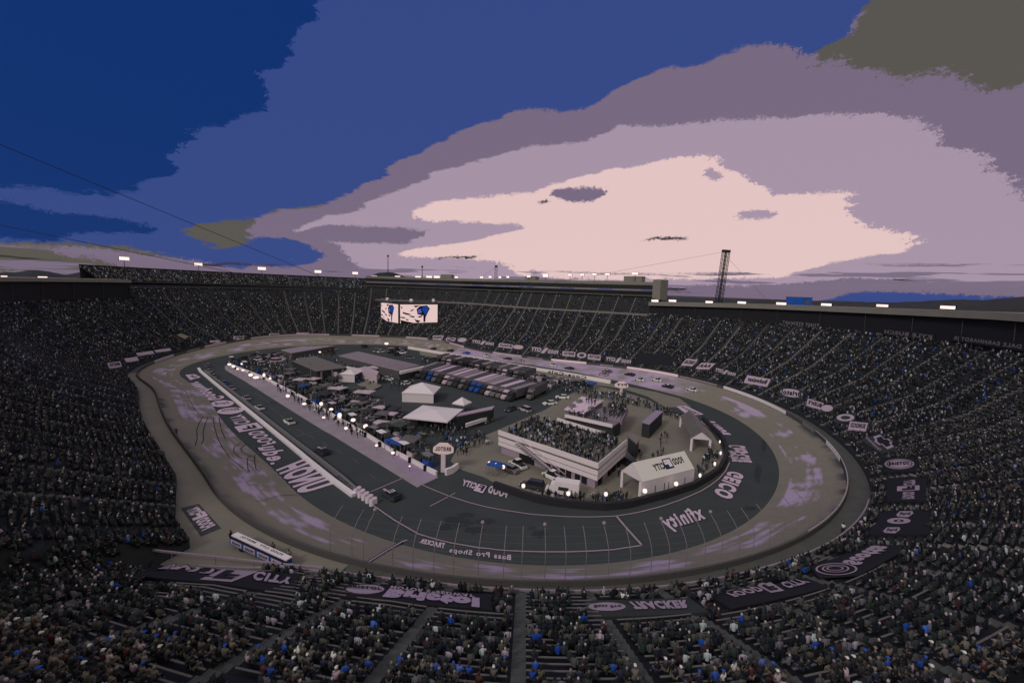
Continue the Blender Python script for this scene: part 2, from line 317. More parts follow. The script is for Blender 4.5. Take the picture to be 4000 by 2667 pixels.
# ------------------------------------------------------------ ground, apron, track
struct(MB().add([(-6000,-6000,-.4),(6000,-6000,-.4),(6000,6000,-.4),(-6000,6000,-.4)], [(0,1,2,3)]).build('ground', pm('far_ground', (36,40,38), nz=.3, sc=.01)))
def flat(name, xy, z, m):
    me = bpy.data.meshes.new(name); bm = bmesh.new(); f = bm.faces.new([bm.verts.new((p[0],p[1],z)) for p in xy]); bmesh.ops.triangulate(bm, faces=[f]); bmesh.ops.recalc_face_normals(bm, faces=bm.faces); bm.to_mesh(me); bm.free()
    if len(me.polygons) and me.polygons[0].normal.z < 0: me.flip_normals()
    me.materials.append(m); o = bpy.data.objects.new(name, me); COL.objects.link(o); return o
struct(flat('apron', Ci[::4], 0.0, ASPH))
def pxy(pts, z=0.0): return [tuple(G(x, y, z)[:2]) for x, y in pts]
struct(flat('pit_lane_pavement', pxy([(879,1444),(960,1491),(1082,1568),(1258,1678),(1300,1701),(1570,1867),(1629,1903),(1711,1864),(1700,1850),(1616,1808),(1530,1765),(1435,1703),(1330,1640),(1180,1556),(1090,1503),(985,1462),(900,1428),(878,1428)]), .004, pm('pit_concrete', (112,103,113), nz=.25, sc=.25)))
struct(flat('painted_pit_box', pxy([(1512,1794),(1555,1777),(1710,1864),(1655,1890)]), .008, PAD))
struct(flat('infield_pavement', pxy([(1795,1832),(1890,1863),(1990,1915),(2091,1947),(2219,1968),(2359,1980),(2461,1968),(2503,1948),(2707,1905),(2807,1842),(2828,1780),(2815,1741),(2782,1693),(2742,1650),(2620,1612),(2540,1565),(2450,1533),(2300,1500),(2225,1540),(2130,1600),(1900,1698),(1790,1745),(1760,1800)]), .004, CONC))
struct(flat('pit_exit_pavement', pxy([(1640,1372),(1900,1420),(2380,1496),(2560,1530),(2656,1556),(2700,1590),(2600,1590),(2530,1548),(2440,1520),(2300,1498),(2060,1462),(1900,1440),(1640,1385)]), .006, CONC))
rs_ = np.random.default_rng(5)
for cx_, cy_, w_, h_ in ((1790,2040,60,26),(1850,2070,45,16),(1740,2062,30,12),(1900,2035,40,12),(1820,2010,40,10),(2110,2085,36,16),(2080,2062,20,8),(2960,1850,14,40),(2985,1740,12,30),(2930,1985,30,10)):
    a_ = np.linspace(0, 2*np.pi, 22, endpoint=False); r_ = .65+.5*rs_.random(22); struct(flat('asphalt_stain', pxy([(cx_+w_*q*math.cos(t), cy_+h_*q*math.sin(t)) for t, q in zip(a_, r_)]), .005+.0004*(cx_ % 7), pm('stained_asphalt', (35,38,40), nz=.4, sc=1.5)))
# banked concrete track
NE = 26; sidx = np.arange(0, NS, 2); ns = len(sidx)
V = []; C = []
for j in range(NE+1):
    e = wd[sidx]*j/NE; xy = Ci[sidx]+Ni[sidx]*e[:,None]; V.append(np.c_[xy, zw[sidx]*j/NE])
V = np.concatenate(V); jj = np.repeat(np.arange(NE+1), ns)/NE; ss = np.tile(sidx, NE+1)
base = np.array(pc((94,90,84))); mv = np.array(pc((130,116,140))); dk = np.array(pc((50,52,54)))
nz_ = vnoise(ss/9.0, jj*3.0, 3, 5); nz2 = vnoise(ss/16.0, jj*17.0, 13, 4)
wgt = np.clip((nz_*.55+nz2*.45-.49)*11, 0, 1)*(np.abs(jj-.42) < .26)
back = np.clip(np.minimum((ss-1165)/30, 1), 0, 1)+np.clip((14-ss)/20, 0, 1); wgt = np.maximum(wgt, np.clip(back, 0, 1)*np.clip(.75+(nz_-.5)*2, 0, 1))  # paler back straight: sunlit tone painted into the vertex colour
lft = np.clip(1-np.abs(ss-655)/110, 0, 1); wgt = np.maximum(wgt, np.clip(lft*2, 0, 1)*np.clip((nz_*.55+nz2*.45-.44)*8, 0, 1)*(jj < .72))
dwt = np.clip((jj-.84)*7, 0, 1)*np.clip((vnoise(ss/6.0, jj*2, 9, 4)-.42)*7, 0, 1)*(((ss > 540) & (ss < 1090)))  # dark band by the outer wall: fence shadow and rubber painted into the colour
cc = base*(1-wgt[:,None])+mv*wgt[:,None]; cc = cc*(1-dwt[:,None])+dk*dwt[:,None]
f = [(j*ns+i, j*ns+(i+1)%ns, (j+1)*ns+(i+1)%ns, (j+1)*ns+i) for j in range(NE) for i in range(ns)]
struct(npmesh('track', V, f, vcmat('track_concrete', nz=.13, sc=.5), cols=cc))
# ------------------------------------------------------------ sweeps along the oval
def rngs(a, b, st=2): return np.arange(a, b+.1, st)
def sweep(name, s, prof_, m, parent=None, closed=True, cap=True):
    s = np.asarray(s, float); secs = []
    for d, z in prof_:
        dd = np.full(len(s), d) if np.isscalar(d) else np.asarray(d); zz = np.full(len(s), z) if np.isscalar(z) else np.asarray(z)
        secs.append(np.c_[si(Ci, s)+si(Ni, s)*(si(wd, s)+dd)[:,None], zz])
    n = len(secs); k = len(s); V = np.concatenate(secs); f = []
    for q in range(n if closed else n-1):
        a, b = q, (q+1) % n
        for i in range(k-1): f.append((a*k+i, a*k+i+1, b*k+i+1, b*k+i))
    mb = MB(); mb.v = [tuple(p) for p in V]; mb.f = f
    if closed and cap: mb.f += [tuple(q*k for q in range(n)), tuple(q*k+k-1 for q in range(n))[::-1]]
    return mb.build(name, m, parent)
allS = np.arange(0, NS+1, 2.0)
struct(sweep('concourse', allS, [(0.0, si(zw, allS)-.02), (.35, si(zc, allS)), (si(d0, allS)+.3, si(zc, allS)), (si(d0, allS)+.3, -.38)], pm('concourse_concrete', (60,61,60), nz=.25, sc=.4), closed=False))
conc2 = rngs(492, 842, 1)
struct(sweep('concourse_slab', conc2, [(.5, si(zc, conc2)+.004), (si(d0, conc2)+.1, si(zc, conc2)+.004)], CONC, closed=False))
tw = thing('track_wall', 'grey retaining wall running round the outer edge of the banked track with white panels', 'wall')
sweep('barrier', allS, [(-.0, si(zw, allS)-.1), (-.0, si(zw, allS)+1.0), (.3, si(zw, allS)+1.0), (.3, si(zw, allS)-.1)], pm('wall_paint', (58,56,58)), tw, cap=False)
def s_at(px, d=0., z=None, rng_=(0, NS)):
    s = np.arange(rng_[0], rng_[1], .5); zz = si(zw, s)+1 if z is None else z
    P = np.c_[si(Ci, s)+si(Ni, s)*(si(wd, s)+d)[:,None], np.broadcast_to(zz, s.shape)]; q = proj(P); e = np.abs(q[:,0]-px)+(q[:,2] < 3)*1e6
    return float(s[e.argmin()])
for a, b, r_, m in ((603,679,(390,480),OFFW),(799,884,(300,470),OFFW),(980,1286,(180,400),OFFW),(1373,1482,(150,300),OFFW),(1585,1670,(60,180),OFFW),(1755,1835,(0,120),OFFW),(1925,2037,(1340,1440),OFFW),(2154,2290,(1240,1400),PANEL_GLOW),(2449,2648,(1170,1300),PANEL_GLOW),(2828,3069,(1100,1200),WHITE),(3135,3180,(1070,1120),STEEL),(3227,3280,(1030,1090),WHITE)):
    s1, s2 = s_at(a, -.04, None, r_), s_at(b, -.04, None, r_); s1, s2 = min(s1, s2), max(s1, s2); sr = np.linspace(s1, s2, max(3, int(s2-s1)))
    sweep('wall_panel', sr, [(-.06, si(zw, sr)+.15), (-.06, si(zw, sr)+1.25), (-.003, si(zw, sr)+1.25), (-.003, si(zw, sr)+.15)], m, tw)
for a, b, r_ in ((2060,2120,(1300,1400)),(2345,2395,(1240,1300)),(2655,2800,(1160,1210)),(1690,1745,(60,160)),(730,780,(370,450))):
    s1, s2 = s_at(a, -.04, None, r_), s_at(b, -.04, None, r_); s1, s2 = min(s1, s2), max(s1, s2); sr = np.linspace(s1, s2, max(3, int(s2-s1)))
    sweep('wall_panel', sr, [(-.06, si(zw, sr)+.25), (-.06, si(zw, sr)+.95), (-.003, si(zw, sr)+.95), (-.003, si(zw, sr)+.25)], pm('panel_grey', (104,96,100)), tw)
sr = rngs(955, 1075, 2); sweep('top_rail', sr, [(.02, si(zw, sr)+1.02), (.02, si(zw, sr)+1.14), (.2, si(zw, sr)+1.14), (.2, si(zw, sr)+1.02)], pm('rail_light', (122,112,120)), tw)
# catch fence on the camera's side, leaning in over the track
cf = thing('catch_fence', 'tall catch fence of thin curved posts and cables leaning over the near turn', 'fence')
FP = [s_at(x, .15, None, (790, 1010)) for x in (1290,1375,1420,1535,1610,1690,1770,1870,1965,2037,2122,2212,2290,2375,2460,2540,2613,2680,2750,2816,2880,2940,3000,3055,3105,3155,3200,3240,3270)]
def fpt(s, t):
    h = 5.3*t; lean = -2.3*max(0, t-.45)**2/.3
    p = PP(s, .15+lean, float(si(zw, [s])[0])+1+h)[0]; return tuple(p)
for s in FP:
    mb = MB(); pts = [fpt(s, t) for t in np.linspace(0, 1, 8)]
    for a, b in zip(pts[:-1], pts[1:]): mb.bar(a, b, .065)
    mb.build('post', pm('fence_steel', (96,88,98)), cf)
for t in np.linspace(.12, .98, 9):
    mb = MB(); ss_ = np.arange(min(FP), max(FP), 3.0); pts = [fpt(s, t) for s in ss_]
    for a, b in zip(pts[:-1], pts[1:]): mb.bar(a, b, .012)
    mb.build('cable', pm('cable_steel', (84,80,84)), cf)
cl_ = [(1420,'leftmost'),(1870,'second from the left'),(2122,'third from the left'),(2375,'fourth from the left'),(2613,'second from the right'),(2816,'rightmost')]
for x, w_ in cl_:
    s = s_at(x, .15, None, (790, 1010)); p = fpt(s, 1.0)
    o = thing('fence_lamp', '%s round lamp on the catch fence tops over the near turn' % w_, 'lamp', p, 0, 'round lamps on the near catch fence')
    MB().ball((0,0,.24), .24).build('lens', pm('lens_grey', (116,104,112)), o); MB().tube((0,0,-.05), (0,0,.05), .1).build('bracket', DARK, o)
# front rail of the stands
def railing(s, d, zb, h, name, label, m, postst=4):
    o = thing(name, label, 'railing'); s = np.asarray(s); P = np.c_[si(Ci, s)+si(Ni, s)*(si(wd, s)+d)[:,None], zb+h]
    mb = MB()
    for a, b in zip(P[:-1], P[1:]): mb.bar(a, b, .16, .22)
    mb.build('top_bar', m, o); mb = MB()
    for k in range(0, len(s), postst): mb.bar(P[k]-np.array([0,0,h]), P[k], .07)
    for a, b in zip(P[:-1], P[1:]): mb.bar(a-np.array([0,0,h*.5]), b-np.array([0,0,h*.5]), .05)
    mb.build('post_row', m, o); return o
s = rngs(818, 992, 2.2); railing(s, si(d0, s)-.25, si(zc, s), 1.25, 'front_railing', 'light metal railing along the foot of the near stand above the walkway', pm('rail_mauve', (112,100,112)), 3)
P_ = [np.array(G(x, y, 6.0)) for x, y in ((500,2137),(670,2156),(841,2175),(990,2191),(1137,2206),(1262,2217))]; o = thing('stair_railing', 'pale railing above the tunnel mouth at the left end of the near stand', 'railing')
mb = MB()
for a, b in zip(P_[:-1], P_[1:]): mb.bar(a, b, .18, .24)
mb.build('top_bar', pm('rail_mauve', (112,100,112)), o)
for p in P_: MB().bar(p-np.array([0,0,1.4]), p, .08).build('post', pm('rail_mauve', (112,100,112)), o)
# ------------------------------------------------------------ grandstands
AIS = []
_q = Ci+Ni*(wd+16)[:,None]; _al = np.r_[0, np.cumsum(np.hypot(*np.diff(np.r_[_q, _q[:1]], axis=0).T))]
AIS = np.interp(np.arange(4, _al[-1]-3, 9.2), _al, np.arange(NS+1))
NR = 40
def rowD(i, j, dm): return d0[i]+(dm-d0[i])*j/NR
def tiers(root, sa, dm, m, STAIR=STAIR):
    i = (np.asarray(sa).astype(int)) % NS; rows = []
    D = [rowD(i, j, dm) for j in range(NR+1)]
    rows.append(np.c_[Ci[i]+Ni[i]*(wd[i]+D[0])[:,None], zc[i]-.1])
    for j in range(NR):
        z = prof(i, (D[j]+D[j+1])/2)
        rows.append(np.c_[Ci[i]+Ni[i]*(wd[i]+D[j])[:,None], z]); rows.append(np.c_[Ci[i]+Ni[i]*(wd[i]+D[j+1])[:,None], z])
    rows.append(np.c_[Ci[i]+Ni[i]*(wd[i]+D[NR]+.3)[:,None], z]); rows.append(np.c_[Ci[i]+Ni[i]*(wd[i]+D[NR]+.3)[:,None], z*0-.38])
    k = len(i); V = np.concatenate(rows); n = len(rows)
    a = np.arange(k-1); f = np.concatenate([np.c_[q*k+a, q*k+a+1, (q+1)*k+a+1, (q+1)*k+a] for q in range(n-1)])
    npmesh('seating_tier', V, f, m, root)
    for A in AIS:
        A2 = A if A >= sa[0] else A+NS
        if not (sa[0]+2 < A2 < sa[-1]-2): continue
        ii = int(round(A)) % NS; P = Ci[ii]; n_ = Ni[ii]; t_ = np.array([-n_[1], n_[0]])*.55; mb = MB(); L0 = []; L1 = []
        for j in range(0, NR):
            dj, dk_ = rowD(ii, j, dm), rowD(ii, j+1, dm); z = float(prof(ii, (dj+dk_)/2))+.05; zl = float(prof(ii, (dj+dk_)/2-(dk_-dj)*.5))+.05
            b0 = P+n_*(wd[ii]+dj); b1 = P+n_*(wd[ii]+(dj+dk_)/2); b2 = P+n_*(wd[ii]+dk_)
            mb.box(0,1,0,1,0,1, Matrix(((2*t_[0], (b1-b0)[0], 0, b0[0]-t_[0]), (2*t_[1], (b1-b0)[1], 0, b0[1]-t_[1]), (0,0,z-zl+.3,zl-.3), (0,0,0,1))))
            mb.box(0,1,0,1,0,1, Matrix(((2*t_[0], (b2-b1)[0], 0, b1[0]-t_[0]), (2*t_[1], (b2-b1)[1], 0, b1[1]-t_[1]), (0,0,.35,z-.33), (0,0,0,1))))
        mb.build('stair', STAIR, root)
gs_near = thing('grandstand', 'near grandstand in the foreground below the camera, full of spectators seen from behind', 'grandstand')
gs_right = thing('grandstand', 'long curved grandstand on the right under a pale flat roof edge', 'grandstand')
gs_back = thing('grandstand', 'tall far grandstand under the long suite building, with pale slanting stairways', 'grandstand')
gs_turn = thing('grandstand', 'far grandstand behind the end turn with a separate open upper deck', 'grandstand')
gs_left = thing('grandstand', 'crowded grandstand on the left beside the pit straight under a dark roof', 'grandstand')
tiers(gs_near, np.arange(798, 951, 1), 39.0, SEAT)
tiers(gs_right, np.arange(950, 1263, 2), 39.0, SEAT, STAIR2)
tiers(gs_back, np.arange(1262, 1440+211, 2), 46.0, SEAT, STAIR2)
sq = rngs(1262, 1640, 3); sweep('cross_walkway', sq, [(37.6, prof(sq.astype(int) % NS, 37.6)+.1), (37.6, prof(sq.astype(int) % NS, 37.6)+1.3), (39.2, prof(sq.astype(int) % NS, 37.6)+1.4), (39.2, prof(sq.astype(int) % NS, 37.6)+.1)], STAIR2, gs_back)
tiers(gs_turn, np.arange(210, 397, 2), 43.0, SEAT, STAIR2)
tiers(gs_left, np.arange(396, 799, 2), 39.0, SEAT)
# roofs and suites over right and left stands
def suites(root, sa, zt, th=1.6):
    n = len(sa); zt = np.broadcast_to(zt, n); z0 = si(zc, sa)*0+27.3
    sweep('suite_wall', sa, [(39.2, z0), (39.6, zt-th-.2), (46.5, zt-th-.2), (46.5, z0*0-.38), (45.9, z0*0-.38), (45.9, z0)], pm('suite_dark', (20,20,26), nz=.1), root)
    sweep('roof', sa, [(38.0, zt-th), (38.0, zt), (48.5, zt+.1), (48.5, zt-th)], FASC, root)
    for k in range(0, n-1, 9):
        a = PP(sa[k], 39.3, z0[k])[0]; b = PP(sa[k], 38.9, zt[k]-th)[0]; MB().bar(a, b, .18).build('mullion', pm('mullion', (44,44,48)), root)
sa = rngs(950, 1262, 2); suites(gs_right, sa, np.interp(sa, [950,1085,1262], [37.6,37.3,34.2]), 1.9)
sa = rngs(396, 780, 2); suites(gs_left, sa, 37.4, 1.5)
# open upper deck behind the far turn
sa = rngs(206, 405, 3)
sweep('gallery_wall', sa, [(43.2, 29.5), (43.4, 33.0), (49.5, 35.5), (49.5, -.38), (49, -.38), (44, 29.5)], pm('suite_dark', (20,20,26), nz=.1), gs_turn)
rows_ = []
dz = [(47.5, 35.6)]
for j in range(12): dz += [(48+j*.9, 36+j*.56), (48.9+j*.9, 36+j*.56)]
dz += [(59.1, 43.1), (59.1, -.38)]
zrim = np.interp(sa, [206,405], [-.6,.5])
sweep('upper_deck', sa, [(d, z+(zrim if (np.isscalar(z) and z > 1) else 0)) for d, z in dz], pm('upper_deck_seat', (42,45,47), nz=.35, sc=.8), gs_turn, closed=False)
sweep('rim_rail', sa, [(59, 43+zrim), (59, 44+zrim), (59.25, 44+zrim), (59.25, 43+zrim)], BLACK, gs_turn)
for k in range(14):
    s = 212+k*13.5; a = PP(s, 48, 36.2+zrim[0]*0)[0]; b = PP(s, 58.5, 42.9+np.interp(s, [206,405], [-.6,.5]))[0]; a[2] = 36.3+np.interp(s, [206,405], [-.6,.5]); MB().bar(a, b, 1.3, .2).build('stair', STAIR, gs_turn)
# suite building over the back stand
sb = thing('suite_building', 'long two-storey suite building with dark window bands on top of the far grandstand', 'building')
sa = rngs(1262, 1440+212, 3)
sweep('lower_window_band', sa, [(46.6, 37.4), (46.6, 40.0), (53, 40.0), (53, 37.4)], GLASS, sb)
sweep('balcony_rail', sa, [(45.9, 37.0), (45.9, 37.9), (46.3, 37.9), (46.3, 37.0)], STAIR, sb)
sweep('blue_ribbon', sa, [(46.0, 40.0), (46.0, 41.0), (53, 41.0), (53, 40.0)], pm('ribbon', (92,90,104)), sb)
for k in (0,40,78,130,150,190,230,262,300,330):
    q = np.linspace(1262+k, 1262+k+14, 6); sweep('ribbon_sign', q, [(45.94, 40.25), (45.94, 40.8), (45.985, 40.8), (45.985, 40.25)], pm('ribbon_blue', (52,66,120)), sb)
sweep('upper_window_band', sa, [(46.5, 41.0), (46.5, 43.4), (53, 43.4), (53, 41.0)], GLASS, sb)
sweep('roof', sa, [(45.6, 43.4), (45.6, 45.2), (54, 45.4), (54, 43.4)], FASC, sb)
sweep('rear_wall', sa, [(53.1, -.38), (53.1, 45.0), (54, 45.0), (54, -.38)], FASC, sb)
q = np.array([1258.,1262.3,1265.]); sweep('end_wall', q, [(45.4, 35.5), (45.4, 46.6), (54.3, 46.6), (54.3, 35.5)], FASC, sb)
for k in range(1270, 1650, 9):
    a = PP(k, 46.45, 41.0)[0]; MB().bar(a, (a[0], a[1], 43.4), .25, .12).build('mullion', pm('mullion', (44,44,48)), sb)
for px, w_, h_ in ((1747,9,4.6),(2078,8,3.6),(2477,11,5)):
    s = s_at(px, 50, 46, (0, 200) if px < 1990 else (1262, 1440)); p = PP(s, 50, 45.3)[0]; a = math.atan2(*si(Ni, [s])[0][::-1])
    MB().box(-2.5,2.5,-w_/2,w_/2,0,h_*.62, Matrix.Translation(p) @ Matrix.Rotation(a, 4, 'Z')).build('rooftop_room', FASC, sb)
# ------------------------------------------------------------ hills
def ridge(name, pts, dist, m, zlo=-20):
    px = np.arange(pts[0][0], pts[-1][0], 12.); py = np.interp(px, [p[0] for p in pts], [p[1] for p in pts])+(vnoise(px/30, px*0, 5)-.5)*5
    top = []; 
    for x, y in zip(px, py):
        d = fw*FPX+rt*(x-2000)-up*(y-1333.6); d /= np.hypot(d[0], d[1]); top.append(cpos+d*dist)
    mb = MB(); n = len(top)
    for t in top:
        r_ = (t-cpos)[:2]/dist
        mb.v += [(t[0]-r_[0]*dist*.3, t[1]-r_[1]*dist*.3, zlo), (t[0]-r_[0]*dist*.12, t[1]-r_[1]*dist*.12, zlo+(t[2]-zlo)*.6), tuple(t), (t[0]+r_[0]*dist*.3, t[1]+r_[1]*dist*.3, zlo)]
    mb.f = [(4*i+q, 4*i+4+q, 4*i+5+q, 4*i+1+q) for i in range(n-1) for q in range(3)]
    return struct(mb.build(name, m, smooth=True))
ridge('hills', [(-600,1060),(-300,1050),(0,1064),(65,1064),(125,1054),(180,1060),(256,1074),(300,1066),(357,1057),(420,1060),(600,1072),(900,1084),(1090,1079),(1143,1077),(1250,1086),(1400,1093),(1700,1100),(1990,1105),(2300,1120),(2560,1140),(2631,1165),(2708,1163),(2733,1168),(2796,1168),(3017,1170),(3261,1176),(3493,1182),(3612,1176),(3761,1169),(3838,1174),(4000,1158),(4300,1150),(4800,1165)], 1500, HILL)
ridge('hills', [(1405,1096),(1425,1086),(1479,1066),(1514,1063),(1545,1068),(1568,1077),(1610,1092)], 420, HILL, 0)
# ------------------------------------------------------------ lettering
_tc = {}
def textmesh(s, off):
    k = (s, off)
    if k in _tc: return _tc[k]
    cu = bpy.data.curves.new('t', 'FONT'); cu.body = s; cu.size = 1; cu.offset = off; cu.resolution_u = 3; cu.fill_mode = 'FRONT'; cu.space_character = 1.2
    o = bpy.data.objects.new('t', cu); me = o.to_mesh(); v = np.array([tuple(p.co) for p in me.vertices]); f = [tuple(p.vertices) for p in me.polygons]; o.to_mesh_clear()
    bpy.data.objects.remove(o); bpy.data.curves.remove(cu)
    _tc[k] = (v, f); return _tc[k]
CAPH = textmesh('H', 0)[0][:,1].max()
def quad3(q, surf, lift=0.0):    # pixel quad -> world corners (start base, end base, end top, start top)
    return [np.array(surf(x, y, lift)) for x, y in q]
def gsurf(x, y, lift=0.0): p = G(x, y, 0.0); return p+np.array([0,0,lift])
def hsurf(x, y, lift=0.0): return hit(x, y, lift)
def lmap(v, K, w0, w1):          # v: text coords
    u = ((v[:,0]-w0)/(w1-w0))[:,None]; t = (v[:,1]/CAPH)[:,None]
    return K[0]*(1-u)*(1-t)+K[1]*u*(1-t)+K[2]*u*t+K[3]*(1-u)*t
def letter(mb, s, K, off=.03, lift=(0,0,0), ref=0):
    v, f = textmesh(s, off); w = textmesh(s, .03)[0]; w0, w1 = w[:,0].min(), w[:,0].max()
    P = lmap(v, K, w0, w1)+np.array(lift); mb.add(P, f)
def lettering(s, q, surf, name='painted_lettering', m=None, outl=True, parent=None, lift=.016, nrm_=(0,0,1), bold=.035):
    K = quad3(q, surf) if surf else [np.array(p) for p in q]; n = np.array(nrm_)
    if outl:
        mb = MB(); letter(mb, s, K, bold+.045, n*lift*.6, textmesh(s, .03)[0]); ob = mb.build(name+'_outline' if parent else name, BLACK, parent)
        if not parent: ob['kind'] = 'structure'
    mb = MB(); letter(mb, s, K, bold, n*lift, textmesh(s, .03)[0]); o = mb.build(name, m or LETT, parent)
    if not parent: struct(o)
    return o
def shape(poly, surf, m, name='painted_lettering', parent=None, lift=.012):
    P = [np.array(surf(x, y, 0)) for x, y in poly]; c_ = sum(P)/len(P)
    mb = MB(); mb.add([p+np.array([0,0,lift]) for p in P]+[c_+np.array([0,0,lift])], [(i, (i+1) % len(P), len(P)) for i in range(len(P))]); o = mb.build(name, m, parent)
    if not parent: struct(o)
    return o
def ell(cx, cy, rx, ry, n=28, tilt=0):
    return [(cx+rx*math.cos(a)*math.cos(tilt)-ry*math.sin(a)*math.sin(tilt), cy+rx*math.cos(a)*math.sin(tilt)+ry*math.sin(a)*math.cos(tilt)) for a in np.linspace(0, 2*math.pi, n, endpoint=False)]
# on the apron
lettering('UNOH', [(1183,1926),(1086,1832),(1178,1796),(1297,1890)], gsurf, bold=.06)
lettering('.edu', [(1062,1814),(1010,1748),(1092,1738),(1126,1800)], gsurf)
lettering('FOOD', [(1027,1741),(966,1688),(1022,1680),(1078,1729)], gsurf)
shape([(931,1691),(909,1664),(1004,1646),(1034,1672)], gsurf, BLACK, lift=.006); shape([(934,1688),(914,1666),(1003,1649),(1029,1671)], gsurf, LETT)
lettering('F', [(952,1679),(940,1668),(990,1659),(1003,1671)], gsurf, m=BLACK, outl=False, lift=.024)
lettering('CITY', [(922,1659),(897,1628),(940,1617),(980,1651)], gsurf)
shape(ell(900,1604,58,17,tilt=-.08), gsurf, BLACK, lift=.006); shape(ell(900,1604,53,13,tilt=-.08), gsurf, LETT); lettering('BRISTOL', [(936,1600),(866,1606),(862,1600),(930,1593)], gsurf, m=BLACK, outl=False, lift=.024)
shape(ell(868,1576,51,17,tilt=-.05), gsurf, BLACK, lift=.006); shape(ell(868,1576,46,13,tilt=-.05), gsurf, LETT); lettering('Ford', [(897,1576),(843,1580),(839,1572),(890,1569)], gsurf, m=BLACK, outl=False, lift=.024)
lettering('Goodyear', [(824,1566),(738,1494),(785,1488),(880,1555)], gsurf, bold=.05)
shape([(718,1460),(763,1458),(790,1474),(742,1489)], gsurf, BLACK, lift=.006); shape([(723,1463),(761,1461),(785,1473),(743,1485)], gsurf, LETT); lettering('GM', [(765,1478),(742,1470),(750,1465),(772,1471)], gsurf, m=BLACK, outl=False, lift=.024)
lettering('FOOD', [(1978,1942),(1904,1921),(1914,1897),(1985,1920)], gsurf, bold=.06)
shape([(1842,1917),(1868,1883),(1910,1895),(1889,1931)], gsurf, BLACK, lift=.006); shape([(1848,1915),(1870,1888),(1903,1897),(1886,1926)], gsurf, LETT); lettering('F', [(1884,1917),(1862,1911),(1876,1893),(1896,1899)], gsurf, m=BLACK, outl=False, lift=.024)
lettering('CITY', [(1854,1907),(1804,1893),(1811,1873),(1866,1889)], gsurf, bold=.06)
lettering('GEICO', [(2904,1852),(2850,1952),(2790,1926),(2851,1838)], gsurf, bold=.06)
lettering('xfinity', [(2756,2022),(2606,2064),(2574,2022),(2728,1975)], gsurf, bold=.04)
lettering('Coca-Cola', [(2905,1740),(2935,1806),(2889,1803),(2836,1738)], gsurf, bold=.05); lettering('Racing', [(2872,1765),(2888,1803),(2850,1800),(2838,1756)], gsurf, bold=.05)
shape([(2642,1587),(2678,1584),(2749,1618),(2688,1622)], gsurf, LETT); lettering('Sunoco', [(2733,1616),(2668,1588),(2655,1589),(2700,1618)], gsurf, m=BLACK, outl=False, lift=.024)
lettering("BUSH'S", [(2852,1697),(2786,1645),(2739,1644),(2802,1696)], gsurf, bold=.06)
lettering('Bass Pro Shops', [(1996,2186),(1754,2155),(1758,2139),(1996,2167)], gsurf, bold=.03)
lettering('TRACKER', [(1736,2141),(1638,2118),(1648,2104),(1738,2122)], gsurf, bold=.05)
# painted lines
def strip(name, pts, w, m, z=.012, surf=gsurf, outl=False):
    P = np.array([surf(x, y) for x, y in pts]); T = np.gradient(P[:,:2], axis=0); T /= np.hypot(*T.T)[:,None]; n = np.c_[-T[:,1], T[:,0]]*w/2
    k = len(P); mb = MB(); mb.v = [(*(P[i,:2]+n[i]), P[i,2]+z) for i in range(k)]+[(*(P[i,:2]-n[i]), P[i,2]+z) for i in range(k)]; mb.f = [(i, i+1, k+i+1, k+i) for i in range(k-1)]
    if outl: strip(name, pts, w+.35, BLACK, z-.004, surf)
    return struct(mb.build(name, m))
LINE = pm('line_paint', (116,104,112), nz=.15)
strip('painted_line', [(1455,1971),(1540,2030),(1634,2084),(1700,2104),(1761,2119),(1860,2136),(1955,2147),(2037,2152),(2120,2154),(2220,2154),(2310,2151),(2399,2145),(2490,2131),(2515,2129)], .3, LINE, outl=True)
strip('painted_line', [(1647,1892),(1700,1915),(1756,1937),(1830,1961),(1900,1979),(1965,1991),(2080,2008),(2220,2017),(2310,2018),(2399,2015),(2460,2006),(2506,1997),(2590,1975),(2659,1951),(2736,1918),(2777,1893),(2809,1868),(2835,1838),(2850,1805)], .3, LINE, outl=True)
strip('painted_line', [(2408,2015),(2455,2070),(2510,2131)], .45, LINE, outl=True)
strip('painted_line', [(1434,1925),(1500,1898),(1574,1866)], .3, LINE, outl=True); strip('painted_line', [(1680,1976),(1730,1950),(1779,1924)], .25, LINE, outl=True)
strip('painted_line', [(1140,1708),(1200,1692),(1262,1678)], .15, pm('faint_line', (80,76,80))); strip('painted_line', [(988,1586),(1040,1577),(1084,1569)], .25, BLACK)
for x, y in ((1075,1605),(1103,1627),(1175,1685),(1216,1705),(1272,1736),(1327,1765),(1390,1800),(1455,1860),(1040,1565),(1010,1545)):
    strip('lane_dash', [(x-13,y-9),(x+13,y+9)], .12, pm('faint_line', (80,76,80)))
strip('painted_line', [(x_, y_) for x_, y_ in ((1430,2200),(1480,2168),(1530,2138),(1570,2115),(1590,2108))], .3, pm('track_line', (128,112,130)), .03, hsurf, True)
strip('painted_line', [(1000,1960),(1090,1935),(1180,1928)], .18, pm('faint_line', (80,76,80)), .03, hsurf)
for pts in ([(727,1535),(745,1570),(760,1600),(778,1612)], [(793,1628),(778,1650),(768,1680),(771,1710),(762,1742)],[(812,1630),(800,1660),(793,1690),(795,1715),(787,1735)],[(833,1630),(838,1670),(850,1710),(870,1750),(900,1790),(950,1830)],[(855,1632),(865,1680),(880,1715)],[(940,1730),(915,1745),(912,1765),(935,1785),(975,1798),(1010,1800)],[(958,1735),(940,1750),(945,1765),(965,1775),(1000,1790)],[(985,1775),(965,1790),(968,1830),(975,1842)],[(995,1775),(994,1800),(1000,1830),(1015,1840)],[(690,1625),(760,1617),(840,1617)],[(700,1634),(780,1628),(860,1630)]):
    strip('skid_mark', pts, .16, BLACK, .03, hsurf)
